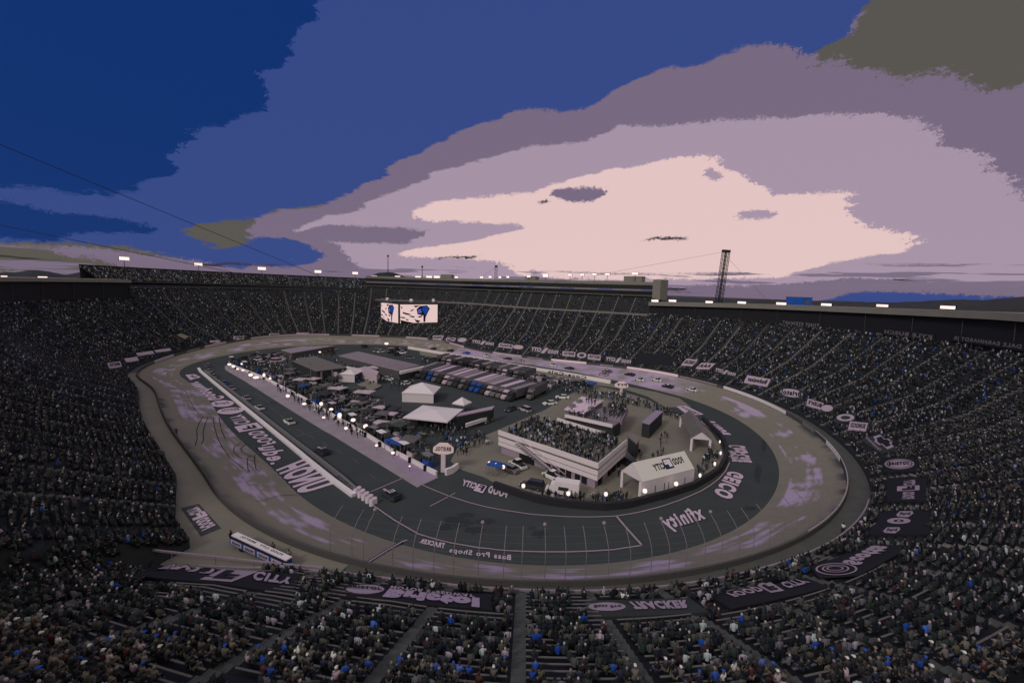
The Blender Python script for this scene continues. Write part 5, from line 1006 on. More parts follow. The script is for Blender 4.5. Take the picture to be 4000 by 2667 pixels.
def band(o, a, b, z0, z1, m, name, out=.12, t0=0, t1=1, th=.15):
    d = (b-a); a, b = a+d*t0, a+d*t1; n = np.array([d[1], -d[0], 0]); n /= np.linalg.norm(n); cc = (A+Cc_)/2
    if n@(a-cc) < 0: n = -n
    q = [a+n*out, b+n*out, b+n*(out-th), a+n*(out-th)]; return block(o, q, z0, z1, m, name)
for (a, b) in ((A, B), (B, Cc_)):
    band(db, a, b, zr-.0, zr+1.15, wallm, 'parapet', .1, th=.2); band(db, a, b, zr-2.6, zr-.5, wallm, 'fascia_band', -.05)
    band(db, a, b, zr-1.62, zr-1.54, BLACK, 'band_groove', -.03, th=.1)
band(db, A, B, 0, zr-2.7, BLACK, 'opening', -.22, .24, .40, .8); band(db, A, B, zr+.9, zr+1.25, WHITE, 'light_strip', .16, .49, .72, .1); band(db, B, Cc_, zr+.9, zr+1.25, WHITE, 'light_strip', .16, .35, .62, .1)
for t in (.52,.59,.66,.72,.80,.86): band(db, A, B, .2, zr-2.75, BLACK, 'window', -.25, t, t+.045, .8)
for t in (.12,.45,.6,.78): band(db, B, Cc_, .2, zr-2.75, BLACK, 'window', -.25, t, t+.09, .8)
st = MB(); s0 = A+(B-A)*.27+np.array([0,0,0]); dAB = (B-A)/np.linalg.norm(B-A); nAB = np.array([dAB[1], -dAB[0], 0]); nAB = nAB if nAB@(cpos-A) > 0 else -nAB
for k in range(20):
    q = s0+dAB*k*.62+nAB*1.3; st.bar(q+nAB*-.9+[0,0,-k*zr/20], q+nAB*.9+[0,0,-k*zr/20], .5, .1)
sto = st.build('outside_stair', STEEL, db); MB().bar(s0+nAB*2.2+[0,0,1.0], s0+dAB*12.4+nAB*2.2+[0,0,1.0-zr], .18).bar(s0+nAB*.4+[0,0,1.0], s0+dAB*12.4+nAB*.4+[0,0,1.0-zr], .12).build('handrail', OFFW, sto)
# second building with white roof and terrace of seats
b2 = thing('hospitality_building', 'low building with bright white roof slab and long white balcony bands', 'building', (0,0,0)); z2 = 5.2
r2 = [pz(2204,1597,z2), pz(2272,1548,z2), pz(2359,1563,z2), pz(2283,1613,z2)]; block(b2, inset(r2, -.5), 0, z2-.35, pm('building_shade', (92,84,92)), 'wall'); block(b2, r2, z2-.35, z2, pm('roof_white', (164,145,162)), 'roof')
for (x0, y0, x1, y1, zz, hh, nm) in ((2206,1618,2392,1658,4.3,.9,'balcony_band'),(2176,1632,2345,1684,2.6,.9,'balcony_band')):
    a, b = pz(x0, y0, zz), pz(x1, y1, zz); d = (b-a)/np.linalg.norm(b-a); n = np.array([-d[1], d[0], 0]); n = n if n@(cpos-a) < 0 else -n
    block(b2, [a, b, b+n*.4, a+n*.4], zz-hh, zz, wallm, nm); block(b2, [a+n*.4, b+n*.4, b+n*7, a+n*7], zz-hh, zz-hh+.3, pm('building_shade', (92,84,92)), 'terrace_floor'); block(b2, [a+n*.6, b+n*.6, b+n*6.5, a+n*6.5], 0, zz-hh-.01, DARK, 'wall')
g2 = [pz(2305,1608,4.6), pz(2372,1575,4.6), pz(2455,1592,4.6), pz(2428,1652,3.4)]; block(b2, g2, 2.9, 4.2, pm('glazing', (104,94,106)), 'glazed_roof')
for k in range(9):
    t = (k+.5)/9; a = g2[0]*(1-t)+g2[3]*t; b = g2[1]*(1-t)+g2[2]*t; MB().bar((a[0],a[1],4.24), (b[0],b[1],4.24), .12).build('glazing_bar', BLACK, b2)
for q_ in ((2235,1590),(2262,1572),(2310,1600)):
    u_ = pz(q_[0], q_[1], z2); MB().box(u_[0]-.9,u_[0]+.9,u_[1]-.6,u_[1]+.6,z2+.003,z2+.9).build('rooftop_unit', STEEL, b2)
block(b2, inset(g2, -1), 0, 2.9, pm('building_white2', (104,96,104)), 'wall')
def shed(name, label, cat, corners, h, roofm, wallm_, z=0, ribs=0, over=.3):
    c = [pz(x, y, h) for x, y in corners]; o = thing(name, label, cat, (0,0,0)); block(o, inset(c, -over), z, h-.3, wallm_, 'wall'); block(o, c, h-.3, h, roofm, 'roof')
    for k in range(ribs):
        t = (k+.5)/ribs; a = c[0]*(1-t)+c[3]*t; b = c[1]*(1-t)+c[2]*t; MB().bar((a[0],a[1],h+.04), (b[0],b[1],h+.04), .5, .1).build('roof_rib', STEEL, o)
    return o, c
o, c_ = shed('garage_building', 'wide low garage with ribbed grey roof and dark open front', 'building', [(1143,1409),(1225,1389),(1355,1434),(1236,1449)], 5.5, pm('garage_roof', (84,80,80), nz=.15), DARK, ribs=7)
m_ = (c_[2]*.62+c_[3]*.38); MB().tube((m_[0],m_[1]-0,3.4),(m_[0]-.6,m_[1]-.8,3.4),.9,n=16).build('round_sign', OFFW, o)
for t in (.15,.5,.85): q = c_[3]*(1-t)+c_[2]*t; MB().box(q[0]-.3,q[0]+.3,q[1]-.3,q[1]+.3,0,5).build('column', STEEL, o)
shed('long_shed', 'long low shed with a pale mauve roof beside the far turn', 'building', [(1098,1366),(1174,1353),(1309,1349),(1140,1378)], 3.6, pm('shed_roof', (126,112,126), nz=.3, sc=.6), pm('shed_wall', (60,58,62)), ribs=5)
o, c_ = shed('garage_building', 'long curved row garage with pale hatched roof in the far infield', 'building', [(1322,1388),(1398,1372),(1640,1426),(1560,1447)], 4.2, pm('hatched_roof', (118,106,118), nz=.5, sc=1.2), pm('shed_wall', (60,58,62)), ribs=22)
block(o, [pz(1560,1449,4.3), pz(1652,1429,4.3), pz(1656,1432,4.3), pz(1564,1453,4.3)], 3.3, 4.3, WHITE, 'end_fascia')
shed('storage_block', 'pale storage block with small dark windows between the white tent and the trucks', 'building', [(1401,1437),(1428,1430),(1480,1450),(1472,1462)], 4.2, OFFW, OFFW)
o, c_ = shed('trailer_stage', 'long white trailer with open shadowed side at the edge of the lane', 'trailer', [(1784,1624),(1800,1612),(1932,1584),(1922,1597)], 4.2, pm('shed_roof2', (128,113,130)), DARK); block(o, [pz(1820,1656,2.0), pz(1918,1624,2.0), pz(1916,1622,2.0), pz(1818,1653,2.0)], 1.0, 2.0, WHITE, 'lower_panel')
shed('trailer_stage', 'mauve topped trailer standing right of the white roofed building', 'trailer', [(2507,1647),(2562,1602),(2590,1606),(2538,1655)], 4.2, PAD, DARK)
shed('kiosk', 'white kiosk between the deck building and the open tent', 'kiosk', [(2450,1700),(2478,1692),(2502,1708),(2488,1732)], 4.0, pm('kiosk_top', (92,86,84)), DARK)
shed('stage_floor', 'low grey platform with a white edge beside the scalloped tent', 'platform', [(1395,1500),(1440,1483),(1492,1505),(1452,1525)], .6, CONC, DARK)
for dq, lab in ((([(905,1412),(1000,1388),(1090,1388),(1125,1402),(1050,1432),(940,1424)], 26), 'at the far left of the infield'), (([(1190,1386),(1310,1366),(1330,1372),(1260,1392)], 8), 'between long shed and garage'), (([(1400,1352),(1560,1362),(1640,1392),(1600,1405),(1420,1368)], 18), 'behind the hatched garage roof'), (([(1500,1470),(1600,1462),(1640,1530),(1560,1540)], 5), 'beside the peaked tent')):
    for k, p in enumerate(sorted(pts_in(*dq).tolist(), key=lambda t: t[0])):
        c_ = str(rng.choice(['dark','grey','silver','white','black','lilac'])); kd = str(rng.choice(['suv','suv','pickup_truck','sedan']))
        car(tuple(p), float(rng.choice([.3,.35,1.9,-.6])), '%s %s %s, %s from the left' % (c_, kd.replace('_', ' '), lab, ORD[k]), c_, kind=kd, group='vehicles '+lab)
# tall sign posts in the infield
def tsign(px, py, top, w, label, txt, rz=0):
    p = G(px, py); zt = zfor(p, top); o = thing('sign_post', label, 'sign', tuple(p), rz); MB().bar((0,0,0),(0,0,zt), .9, .7).build('post', pm('sign_white', (170,152,164)), o)
    h = MB(); h.loft([[(-.35,-w*.5,zt+.2),(-.35,-w*.2,zt-.2),(-.35,w*.2,zt-.2),(-.35,w*.5,zt+.2),(-.35,w*.5,zt+1.1),(-.35,w*.2,zt+2.1),(-.35,-w*.2,zt+2.1),(-.35,-w*.5,zt+1.1)],[(.35,-w*.5,zt+.2),(.35,-w*.2,zt-.2),(.35,w*.2,zt-.2),(.35,w*.5,zt+.2),(.35,w*.5,zt+1.1),(.35,w*.2,zt+2.1),(.35,-w*.2,zt+2.1),(.35,-w*.5,zt+1.1)]]); hd = h.build('sign_head', mat('sign_lit', (190,170,172), emit=(225,195,193), es=.35, nz=0), o)
    mb = MB(); letter(mb, txt, [np.array(q) for q in ((-.37,-w*.38,zt+.6),(-.37,w*.38,zt+.6),(-.37,w*.38,zt+1.4),(-.37,-w*.38,zt+1.4))], .05); mb.build('lettering', BLACK, o); return o
tsign(1731,1842,1768,4.3,'tall white sign post with a wide lit head at the end of the pit wall','BRISTOL', math.pi/2-YAW)
tsign(2425,1545,1512,5.0,'small white sign post with a lit head by the far pit exit','PIT', math.pi/2-YAW)
def pylon(px, y0, y1, label, d=None, r_=.12, m=STEEL, name='light_pole'):
    p = G(px, y0) if d is None else ray(px, y0, d); z = zfor(p, y1); o = thing(name, label, 'pole', tuple(p)); MB().tube((0,0,0),(0,0,z-p[2]), r_, r_*.6).build('pole', m, o); return o, z-p[2]
for x, y0, y1, w_ in ((1215,1520,1420,'left of the scalloped tent'),(1411,1690,1600,'by the pit wall'),(1512,1705,1615,'second along the pit carts'),(1640,1790,1690,'near the pit wall end')):
    o, z = pylon(x, y0, y1, 'thin pale pole standing among the pit carts, '+w_); MB().box(-.5,.5,-.1,.1,z-.1,z+.15).build('crossbar', STEEL, o)
# ------------------------------------------------------------ floodlights on short poles
def flood(px, py, gy, w, h, label, grp):
    p = G(px, gy); z = zfor(p, py); dd = proj(p)[0,2]; W_, H_ = w*dd/FPX, h*dd/FPX; o = thing('floodlight', label, 'floodlight', tuple(p), math.pi/2-YAW, grp)
    MB().tube((0,0,0),(0,0,z-H_/2), .07).build('pole', STEEL, o); mb = MB(); mb.ball((0,0,z), .5, W_*.9, W_, H_, 10, 8)
    mb.v = [(x, y, z+max(-.42*H_, min(.42*H_, zz-z))) for x, y, zz in mb.v]; mb.build('glowing_balloon', LAMP, o)
FL = [(1910,1809,1848,12,18),(1937,1816,1856,13,19),(1965,1823,1862,14,17),(2043,1897,1936,15,19),(2218,1927,1968,16,20),(2364,1929,1976,15,19),(2516,1917,1960,18,20),(2638,1889,1928,16,19),(2731,1856,1895,10,18),(2789,1811,1845,9,18),(2812,1769,1800,8,16),(2809,1725,1755,6,14)]
for k, (x, y, gy, w, h) in enumerate(FL): flood(x, y, gy, w, h, 'white glowing balloon light on a pole, %s counted from the left round the near infield' % ORD[k], 'balloon lights round the near infield')
PL = [(897,1423,14,9),(913,1431,13,10),(929,1441,9,8),(945,1421,7,9),(950,1446,11,7),(980,1464,16,13),(1032,1465,10,16),(1056,1478,9,10),(1001,1474,22,10),(1125,1546,14,14),(1189,1577,16,9),(1255,1577,13,16),(1294,1598,16,10),(1327,1622,16,22),(1380,1640,18,14),(1430,1665,22,20),(1352,1672,14,12),(1471,1739,12,10),(1535,1768,14,12),(1510,1342,16,10),(1190,1368,10,8),(1250,1375,9,7),(1600,1820,8,6),(1265,1630,12,9)]
for k, (x, y, w, h) in enumerate(PL): flood(x, y, y+22, w, h, 'small white lit lamp box among the pit crews, %s counted from the far end' % ORD[k] if k < 24 else '', 'lit lamps among the pit crews')
# ------------------------------------------------------------ pit carts, tyre stacks, barrels
def pitcart(p, a, label, roofc, bodyc, grp):
    o = thing('pit_cart', label, 'pit cart', p, a, grp); MB().box(-1.2,1.2,-.6,.6,.25,1.6).build('cabinet', bodyc, o); MB().box(-1.4,1.4,-.8,.8,2.9,3.0).build('awning', roofc, o)
    for x in (-1.1,1.1):
        for y in (-.5,.5): MB().bar((x,y,1.6),(x,y,2.9), .07).build('post', STEEL, o)
    MB().box(-.9,.9,-.3,.2,1.61,1.75).box(-.9,.9,.12,.2,1.75,2.2).build('bench_seat', DARK, o)
    for x in (-.8,.8): MB().tube((x,-.65,.25),(x,.65,.25),.25,n=10).build('wheel', BLACK, o)
PT = [(905,1420),(930,1431),(955,1440),(985,1450),(1012,1461),(1040,1471),(1066,1485),(1095,1500),(1124,1515),(1152,1532),(1180,1546),(1210,1562),(1238,1580),(1266,1594),(1295,1612),(1322,1627),(1350,1642),(1378,1660),(1407,1676),(1436,1694),(1464,1713),(1492,1732),(1520,1748),(1550,1764),(1580,1778),(1610,1794),(1640,1810),(1670,1826)]
cc_ = [('pale', OFFW), ('dark', DARK), ('grey', STEEL), ('blue', BLUE), ('black', BLACK), ('white', WHITE)]
for k, (x, y) in enumerate(PT):
    r_ = cc_[int(rng.choice([0,1,2,4,5,1,4]))]; b_ = cc_[int(rng.choice([0,1,2,3,4,4,1]))]; p = G(x+int(rng.integers(-3,4)), y-3); a_ = ang(G(x, y), G(x+60, y+34))
    pitcart(tuple(p), a_+rng.normal(0,.06), '%s pit cart with %s awning, %s from the far end of the pit wall' % (b_[0], r_[0], ORD[k]), r_[1], b_[1], 'pit carts lined along the pit wall')
k = 0
for t in range(10):
    u = (t//2)/4; s_ = (t % 2); x = 1390+u*62+s_*13; y = 1927+u*43-s_*9+3; p = G(x, y); o = thing('barrel', 'white crash barrel in the pale cluster at the end of the pit road wall', 'barrel', tuple(p), 0, 'white crash barrels at the wall end')
    mb = MB(); mb.tube((0,0,0),(0,0,1.0),.44,.41,n=14); mb.build('drum', WHITE, o); MB().tube((0,0,1.0),(0,0,1.08),.43,.36,n=14).build('lid', pm('lid', (150,134,148)), o)
def tyres(p, label): 
    o = thing('tyre_stack', label, 'tyre stack', p, 0, 'tyre stacks in the pit area')
    for i in range(4): MB().tube((0,0,.02+.3*i),(0,0,.28+.3*i),.36,.36,n=12).build('tyre', BLACK, o)
for k, (x, y) in enumerate(PT[1::2]):
    p = G(x-10, y+12); tyres(tuple(p), 'black tyre stack on the pit side of the pit wall, %s from the far end' % ORD[k])
# infield crowd
IP = [pts_in([(x, y) for x, y in proj(np.array(inset(cb, -1.2)))[:,:2]], 420, zr)]
for poly, n in (([(890,1425),(930,1405),(1150,1440),(1240,1500),(1400,1530),(1560,1620),(1700,1790),(1640,1800),(1430,1685),(1180,1540),(985,1450)], 980), ([(1640,1400),(1900,1440),(2300,1502),(2330,1540),(2100,1530),(1900,1470),(1650,1432)], 800), ([(1080,1400),(1300,1385),(1560,1455),(1640,1500),(1560,1540),(1380,1500),(1240,1475)], 320), ([(1740,1750),(1870,1690),(1910,1740),(1800,1800)], 60), ([(2100,1960),(2360,1978),(2480,1955),(2440,1935),(2300,1950),(2120,1935)], 60), ([(2700,1880),(2800,1835),(2812,1780),(2770,1760),(2730,1830)], 40), ([(2480,1560),(2620,1610),(2700,1660),(2640,1640),(2520,1600)], 80), ([(2150,1530),(2440,1545),(2500,1590),(2400,1570),(2280,1545)], 120), ([(1090,1508),(1270,1608),(1430,1702),(1400,1715),(1240,1625),(1060,1515)], 70), ([(1600,1620),(1850,1690),(1760,1740),(1640,1690)], 100), ([(2330,1880),(2430,1820),(2600,1700),(2640,1760),(2560,1840),(2420,1870)], 26)):
    IP.append(pts_in(poly, n))
IP.append(pts_in([(2385,1582),(2450,1594),(2425,1640),(2350,1620)], 70, 4.2)); IP.append(pts_in([(2300,1552),(2352,1564),(2320,1588),(2285,1575)], 16, 5.2)); IP.append(pts_in([(2220,1622),(2380,1654),(2372,1642),(2225,1612)], 40, 3.75)); IP = np.concatenate(IP); PWs = PW.copy(); PW[:] = PW*np.array([1,1,1,1.2,1,1,1.3,1.6,1.6,1.2,1,1,1]); PW /= PW.sum()
crowdmesh('infield_crowd', IP, rng.random(len(IP))*6.28, TS)
# small equipment boxes scattered through the working area
EQ = [pts_in([(1060,1480),(1300,1500),(1620,1640),(1700,1800),(1640,1795),(1350,1620)], 110), pts_in([(1650,1400),(1900,1440),(2300,1505),(2150,1520),(1900,1460)], 70), pts_in([(1100,1395),(1560,1450),(1500,1500),(1250,1480)], 50)]
eqm = [('dark', DARK), ('pale', OFFW), ('grey', STEEL), ('black', BLACK)]
for g_, lab in zip(EQ, ('among the pit carts', 'behind the white far wall', 'around the dark garage')):
    for p in g_:
        c_ = eqm[int(rng.integers(0,4))]; o = thing('equipment_case', '%s wheeled equipment case standing %s' % (c_[0], lab), 'case', tuple(p), float(rng.random()*3), '%s equipment cases %s' % (c_[0], lab)); w = .5+rng.random()*1.1; h = .8+rng.random()*1.2
        MB().box(-w,w,-.45,.45,.12,h).build('case_body', c_[1], o); MB().box(-w-.03,w+.03,-.48,.48,h,h+.08).build('lid', STEEL, o)
        for x in (-w*.8,w*.8): MB().tube((x,-.4,.08),(x,.4,.08),.08,n=6).build('castor', BLACK, o)
# ------------------------------------------------------------ hanging screens over the infield
Pc = ray(1558, 1226, 165); S = 17.2; zt, zb = zfor(Pc, 1187), zfor(Pc, 1265)
hs = thing('hanging_scoreboard', 'four sided hanging video scoreboard with two bright screens facing the camera', 'scoreboard', (Pc[0], Pc[1], (zt+zb)/2)); hh = (zt-zb)/2
a0 = math.atan2(-rt[1], -rt[0]); e1 = np.array([math.cos(a0-R(50)), math.sin(a0-R(50)), 0]); e2 = np.array([math.cos(a0+math.pi+R(38)), math.sin(a0+math.pi+R(38)), 0])
if e1@(Pc-cpos) < 0: e1 = np.array([math.cos(a0+R(50)), math.sin(a0+R(50)), 0])
if e2@(Pc-cpos) < 0: e2 = np.array([math.cos(a0+math.pi-R(38)), math.sin(a0+math.pi-R(38)), 0])
z_ = np.array([0,0,1.0]); q = [np.zeros(3), e2*S, e2*S+e1*S, e1*S]
mb = MB(); mb.v = [tuple(p-z_*hh*1.02+(p*0)) for p in q]+[tuple(p+z_*hh*1.02) for p in q]; mb.f = [(3,2,1,0),(4,5,6,7),(0,1,5,4),(1,2,6,5),(2,3,7,6),(3,0,4,7)]; mb.build('frame', BLACK, hs)
def em(n, c, s): return mat(n, (10,10,12), emit=c, es=s, nz=0)
SP, SB, SK, SV = em('screen_pink', (226,196,193), 1.0), em('screen_blue', (14,60,140), 1.0), em('screen_black', (10,9,14), 1.0), em('screen_violet', (84,84,160), 1.0)
def screen(e, w0, w1, flip):
    nrm__ = np.cross(e, z_); nrm__ = nrm__ if nrm__@(cpos-Pc) > 0 else -nrm__
    def uv(u, v, l): uu_ = u if not flip else 1-u; return tuple(e*(w0+(w1-w0)*uu_)+z_*hh*(-.94+1.88*v)+nrm__*l)
    b = MB().add([uv(0,0,.06),uv(1,0,.06),uv(1,1,.06),uv(0,1,.06)], [(0,1,2,3)]).build('screen', SP, hs)
    def T(x, y): return (x-1030)/1000, 1-(y-710)/560
    def pol(ps, m, l, nm='picture'):
        P = [uv(*T(*p), l) for p in ps]; c_ = tuple(np.mean(P, 0)); MB().add(P+[c_], [(i, (i+1) % len(P), len(P)) for i in range(len(P))]).build(nm, m, b)
    pol([(1455,850),(1550,755),(1730,735),(1815,830),(1700,1100),(1690,1250),(1640,1250),(1660,1050),(1480,1010)], SK, .08); pol([(1580,840),(1640,775),(1730,770),(1780,840),(1700,1050),(1650,960)], SB, .10); pol([(1490,870),(1560,840),(1600,960),(1500,985)], SV, .11)
    for ps in ([(1090,930),(1180,960),(1300,1000),(1290,1030),(1200,1020),(1100,980)],[(1250,1055),(1340,1050),(1410,1080),(1390,1110),(1280,1080)],[(1010,1075),(1130,1085),(1165,1110),(1140,1130),(1010,1100)],[(1165,1140),(1245,1160),(1240,1190),(1190,1185)],[(1035,1170),(1160,1210),(1380,1270),(1050,1270)],[(1290,910),(1320,870),(1390,850),(1380,875),(1300,925)],[(1370,745),(1580,735),(1500,765),(1430,805)],[(1470,1075),(1560,1060),(1625,1010),(1600,1080),(1540,1115)],[(1350,1130),(1400,1160),(1450,1250),(1500,1270),(1560,1200),(1480,1190)],[(1040,780),(1075,780),(1095,810),(1060,830)]): pol(ps, SK, .10)
screen(e2, .5, S-.5, False); screen(e1, .5, S-.5, True)
for px, w_ in ((1513,0),(1613,1),(1688,2)):
    pass
for p, nm in ((e1*S*.6, 1), (e2*S*.3, 2), (e2*S*.86, 3)): MB().ball(tuple(p+z_*(hh+1.3)), .75, n=12, m=8).build('round_lamp', pm('lamp_pale', (178,160,174)), hs); MB().tube(tuple(p+z_*hh), tuple(p+z_*(hh+.6)), .1).build('lamp_post', DARK, hs)
for e, t0, t1 in ((e1,.35,.95),(e2,.35,.95)): MB().bar(tuple(e*S*t0+z_*(hh+1.0)), tuple(e*S*t1+z_*(hh+1.0)), .2, 1.2).build('top_sign', pm('topsign', (70,68,72)), hs)
top = Pc+z_*0; top = np.array([Pc[0], Pc[1], zt+.5])+(e1+e2)*S/2
def cable(a, b, label, r_=.09): 
    a, b = np.array(a), np.array(b); o = thing('cable', label, 'cable', tuple(a), 0); MB().tube((0,0,0), tuple(b-a), r_, n=5).build('wire', DARK, o)
tl = np.array([Pc[0], Pc[1], zt])+e1*S*.9; tr_ = np.array([Pc[0], Pc[1], zt])+e2*S
cable(tl, ray(-260, 458, 70), 'steep steel cable crossing the upper left sky down to the hanging screens', .07); cable(tl-z_*.4, ray(-260, 826, 110), 'lower steel cable crossing the left sky above the open upper deck', .09)
# lattice towers
def lattice(px, y0, y1, depth, w, label, twin=True):
    p = ray(px, y0+70, depth); z = zfor(p, y1)-p[2]; o = thing('lattice_tower', label, 'tower', tuple(p), -YAW); m = pm('tower_steel', (34,33,37))
    n = max(4, int(z/(w*1.3)))
    for off in ((-w*.62, w*.62) if twin else (0,)):
        mb = MB(); a = w*.5 if twin else w*.5
        for x in (-a,a):
            for y in (-a,a): mb.bar((off+x,y,0),(off+x,y,z), w*.13)
        for k in range(n):
            z0, z1 = z*k/n, z*(k+1)/n
            for y in (-a,a): mb.bar((off-a,y,z0),(off+a,y,z1), w*.06); mb.bar((off-a,y,z1),(off+a,y,z1), w*.07)
            for x in (-a,a): mb.bar((off+x,-a,z1),(off+x,a,z0), w*.06)
        mb.build('lattice_mast', m, o)
    MB().box(-w*1.2 if twin else -w*.6, w*1.2 if twin else w*.6, -w*.7, w*.7, z, z+w*.8).build('tower_head', m, o)
    o.rotation_euler = (0, R(3.2) if twin else 0, -YAW); return p+np.array([0,0,z])
t1 = lattice(2797, 1180, 985, 250, 1.7, 'tall twin lattice mast standing behind the right stand'); t2 = lattice(1935, 1092, 1044, 330, 1.7, 'small dark mast rising behind the suite building roof', False)
cable(t1, tr_, 'thin cable running from the tall lattice mast down to the screens', .05); cable(t1, ray(3000, 1176, 262), 'short stay cable on the right side of the tall lattice mast', .05); cable(t2, tr_, 'faint cable from the small distant mast to the screens', .05)
for x, y0, y1, d_, w_ in ((1516,1100,1000,400,'left, taller one'),(1649,1110,1042,400,'right, shorter one')):
    o, z = pylon(x, y0, y1, 'thin distant radio mast behind the suite building, '+w_, d_, .45, DARK, 'radio_mast'); MB().ball((0,0,z), 1.0).build('beacon', BLACK, o)
# ------------------------------------------------------------ stadium lights along the roofs
def bank(px, py, w, h, d, rg, label, grp, zb):
    s = s_at(px, d, 42, rg); xy = PP(s, d, 0.0)[0]; z = zfor(xy, py); dd = proj(np.array([xy[0], xy[1], z]))[0,2]; W_, H_ = w*dd/FPX, h*dd/FPX
    n = si(Ni, [s])[0]; o = thing('stadium_light', label, 'stadium light', (xy[0], xy[1], zb), math.atan2(-n[1], -n[0]), grp); zz = z-zb
    mb = MB(); mb.box(.12,.3,-W_/2,W_/2,zz-H_/2,zz+H_/2); mb.build('lamp_bank', LAMP, o); MB().box(-.25,.1,-W_/2-.15,W_/2+.15,zz-H_/2-.15,zz+H_/2+.15).build('housing', BLACK, o)
    MB().tube((0,0,0),(0,0,zz), .14).build('pole', DARK, o)
for k, (x, y, w, h) in enumerate(((488,1010,36,13),(777,1033,28,11),(1024,1049,28,11),(1242,1061,24,10),(1388,1067,20,9))): bank(x, y, w, h, 59.1, (206,410), 'bright stadium light on a tall pole above the open upper deck, %s from the left' % ORD[k], 'pole lights over the upper deck', 43)
for k, (x, y, w, h) in enumerate(((8,1081,30,8),(162,1084,40,8),(312,1092,34,7),(452,1099,36,7))): bank(x, y, w, h, 46, (395,470), 'bright light bank on the left roof edge, %s from the left' % ORD[k], 'light banks on the left roof', 37.4)
for k, (x, y, w, h) in enumerate(((1463,1080,20,6),(1553,1081,20,6),(1633,1082,22,7),(1676,1082,24,8),(1706,1082,24,8),(1784,1083,14,6),(1882,1083,16,7),(1915,1082,14,7),(1953,1083,13,7),(1984,1082,14,7),(2065,1080,16,7),(2130,1076,22,12),(2225,1074,16,7),(2272,1073,16,7),(2320,1072,18,7),(2370,1071,20,7),(2478,1069,26,8))): bank(x, y, w, h, 47, (0,212) if x < 2000 else (1262,1440), 'light bank on the suite building roof, %s from the left' % ORD[k], 'light banks on the suite building roof', 45.2)
for k, (x, y, w, h) in enumerate(((2563,1175,28,8),(2631,1175,30,8),(2776,1180,28,8),(2902,1182,32,8),(3057,1186,38,9),(3238,1190,40,9),(3455,1194,46,9),(3716,1201,60,12))): bank(x, y, w, h, 41, (1075,1262), 'bright light bank on the right roof edge, %s from the left' % ORD[k], 'light banks on the right roof', 34.0)
# banners under the right roof
for x, y, w, txt, wd_ in ((3860,1350,290,'DALE EARNHARDT JR','long dark banner with grey lettering nearest the right edge under the roof'),(3550,1320,200,'KYLE BUSCH','dark banner with grey lettering in the middle under the right roof'),(3130,1279,160,'TONY STEWART','small lettered banner at the far end under the right roof')):
    s1, s2 = s_at(x-w/2, 39, 28.5, (1075,1262)), s_at(x+w/2, 39, 28.5, (1040,1262)); a, b = PP(s1, 38.9, 0.0)[0], PP(s2, 38.9, 0.0)[0]; z = zfor((a+b)/2, y); a[2] = z; b[2] = z; n = np.array([*(-si(Ni, [(s1+s2)/2])[0]), 0]); H_ = 26*np.linalg.norm(a-b)/w
    o = thing('name_banner', wd_, 'banner', tuple(a)); q = [a-a, b-a, b-a+z_*H_, z_*H_]; MB().add([tuple(p+n*.0) for p in q]+[tuple(p-n*.08) for p in q], [(0,1,2,3),(7,6,5,4),(0,4,5,1),(1,5,6,2),(2,6,7,3),(3,7,4,0)]).build('cloth', BLACK, o)
    mb = MB(); letter(mb, txt, [q[1]*.96+n*.05+z_*H_*.3, q[1]*.04+n*.05+z_*H_*.3, q[1]*.04+n*.05+z_*H_*.75, q[1]*.96+n*.05+z_*H_*.75], .05); mb.build('lettering', pm('dull_letter', (78,74,78)), o)
# blue billboard beyond the right roof
p = ray(3120, 1196, 215); o = thing('billboard', 'blue patterned billboard with a dark disc standing beyond the right roof', 'billboard', (p[0], p[1], 20), -YAW); w = 100*215/FPX; zt_ = zfor(p, 1162)-20
MB().box(-w/2,w/2,0,.4,0,zt_).build('board', pm('board_blue', (22,64,140), nz=.5, sc=.25), o); MB().tube((w*.3,-.1,zt_-2.4),(w*.3,0,zt_-2.4),1.2,n=20).build('disc', pm('disc_grey', (64,66,66)), o); MB().box(-w/2-.2,w/2+.2,.02,.38,zt_,zt_+.2).build('top_edge', BLACK, o)
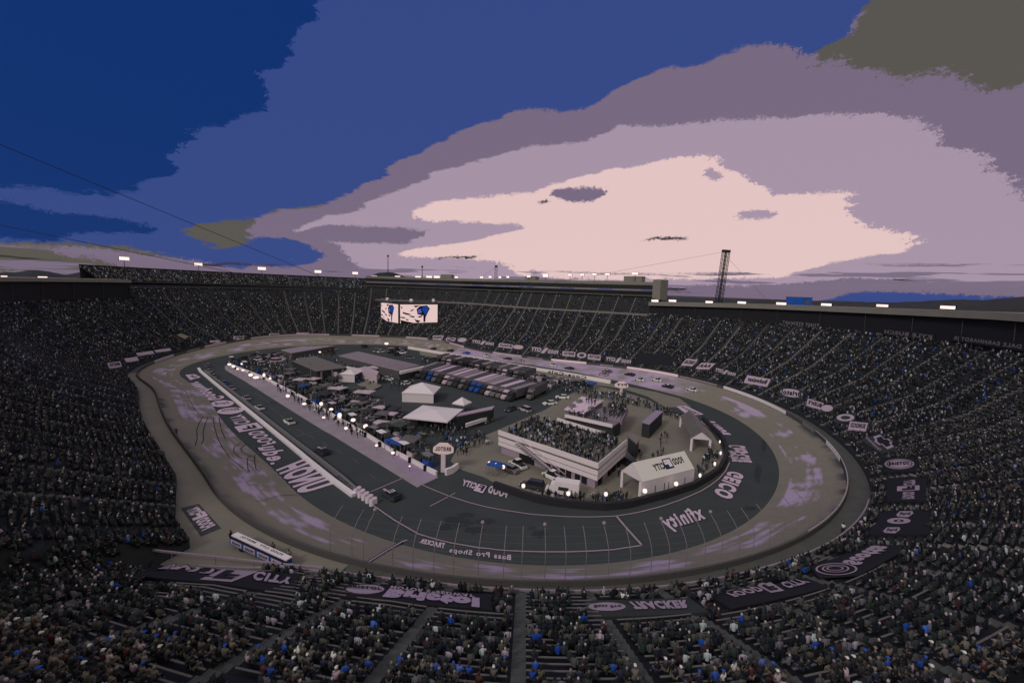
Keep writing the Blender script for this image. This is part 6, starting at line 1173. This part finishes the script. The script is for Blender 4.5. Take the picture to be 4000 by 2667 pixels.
# blue display trailer on the near walkway
a, b = hit(915,2132), hit(1128,2222); L = float(np.linalg.norm((b-a)[:2])); o = thing('display_trailer', 'blue trailer with white lettered side plates and white roof on the near walkway', 'trailer', tuple((a+b)/2), ang(a, b)); print('trailer', L)
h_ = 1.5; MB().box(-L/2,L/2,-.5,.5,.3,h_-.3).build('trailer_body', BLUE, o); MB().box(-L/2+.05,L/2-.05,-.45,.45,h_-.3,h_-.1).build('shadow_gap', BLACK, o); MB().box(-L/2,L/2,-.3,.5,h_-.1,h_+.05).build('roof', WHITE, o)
for k in range(4):
    x0 = -L/2+.25+k*L/4; pl = MB().box(x0,x0+L/4-.5,-.56,-.505,.5,h_-.34).build('side_plate', OFFW, o); mb = MB(); letter(mb, 'FOOD', [np.array(q) for q in ((x0+L/4-.8,-.575,.65),(x0+.3,-.575,.65),(x0+.3,-.575,h_-.5),(x0+L/4-.8,-.575,h_-.5))], .06); mb.build('plate_lettering', BLACK, pl)
mb = MB(); letter(mb, 'FOOD CITY   BRISTOL', [np.array(q) for q in ((L*.38,0,h_+.06),(-L*.38,0,h_+.06),(-L*.38,.3,h_+.06),(L*.38,.3,h_+.06))], .04); mb.build('roof_lettering', BLACK, o)
for x in (-L*.3,L*.3):
    for y in (-.4,.4): MB().tube((x,y-.12,.35),(x,y+.12,.35),.35,n=12).build('wheel', BLACK, o)
# benches of the near stand
cnt_b = 0; rest_b = MB(); asn = [A for A in np.sort(AIS) if 816 < A < 950]
bl = []
for j in range(0, NR):
    for A0, A1 in zip(asn[:-1], asn[1:]):
        ii = int((A0+A1)/2); D_ = rowD(ii, j+.35, 39.0); s = np.linspace(A0+.9, A1-.9, 5)
        dd = np.array([rowD(int(round(q)) % NS, j+.5, 39.0) for q in s]); xy = si(Ci, s)+si(Ni, s)*(si(wd, s)+dd)[:,None]; z = np.array([float(prof(int(round(q)) % NS, rowD(int(round(q)) % NS, j+.5, 39.0))) for q in s])
        pr = proj(np.r_[xy[2], z[2]])[0]
        if not (0 < pr[0] < 4000 and pr[1] < 2680 and pr[2] > 3): continue
        if any(inpoly(np.array([pr[0]]), np.array([pr[1]]), e, 10)[0] for e in EXC): continue
        bl.append((pr[2], np.c_[xy, z]))
bl.sort(key=lambda t: t[0]); bm_ = pm('bench_metal', (74,71,73), nz=.15)
for k, (w, P) in enumerate(bl):
    mb = MB() if k < 90 else rest_b
    for a, b in zip(P[:-1], P[1:]): mb.bar(a+[0,0,.42], b+[0,0,.42],   .14, .05)
    if k < 90: mb.build('bench', bm_, gs_near)
if rest_b.v: ob = rest_b.build('bench_rows', bm_, gs_near); ob['kind'] = 'stuff'
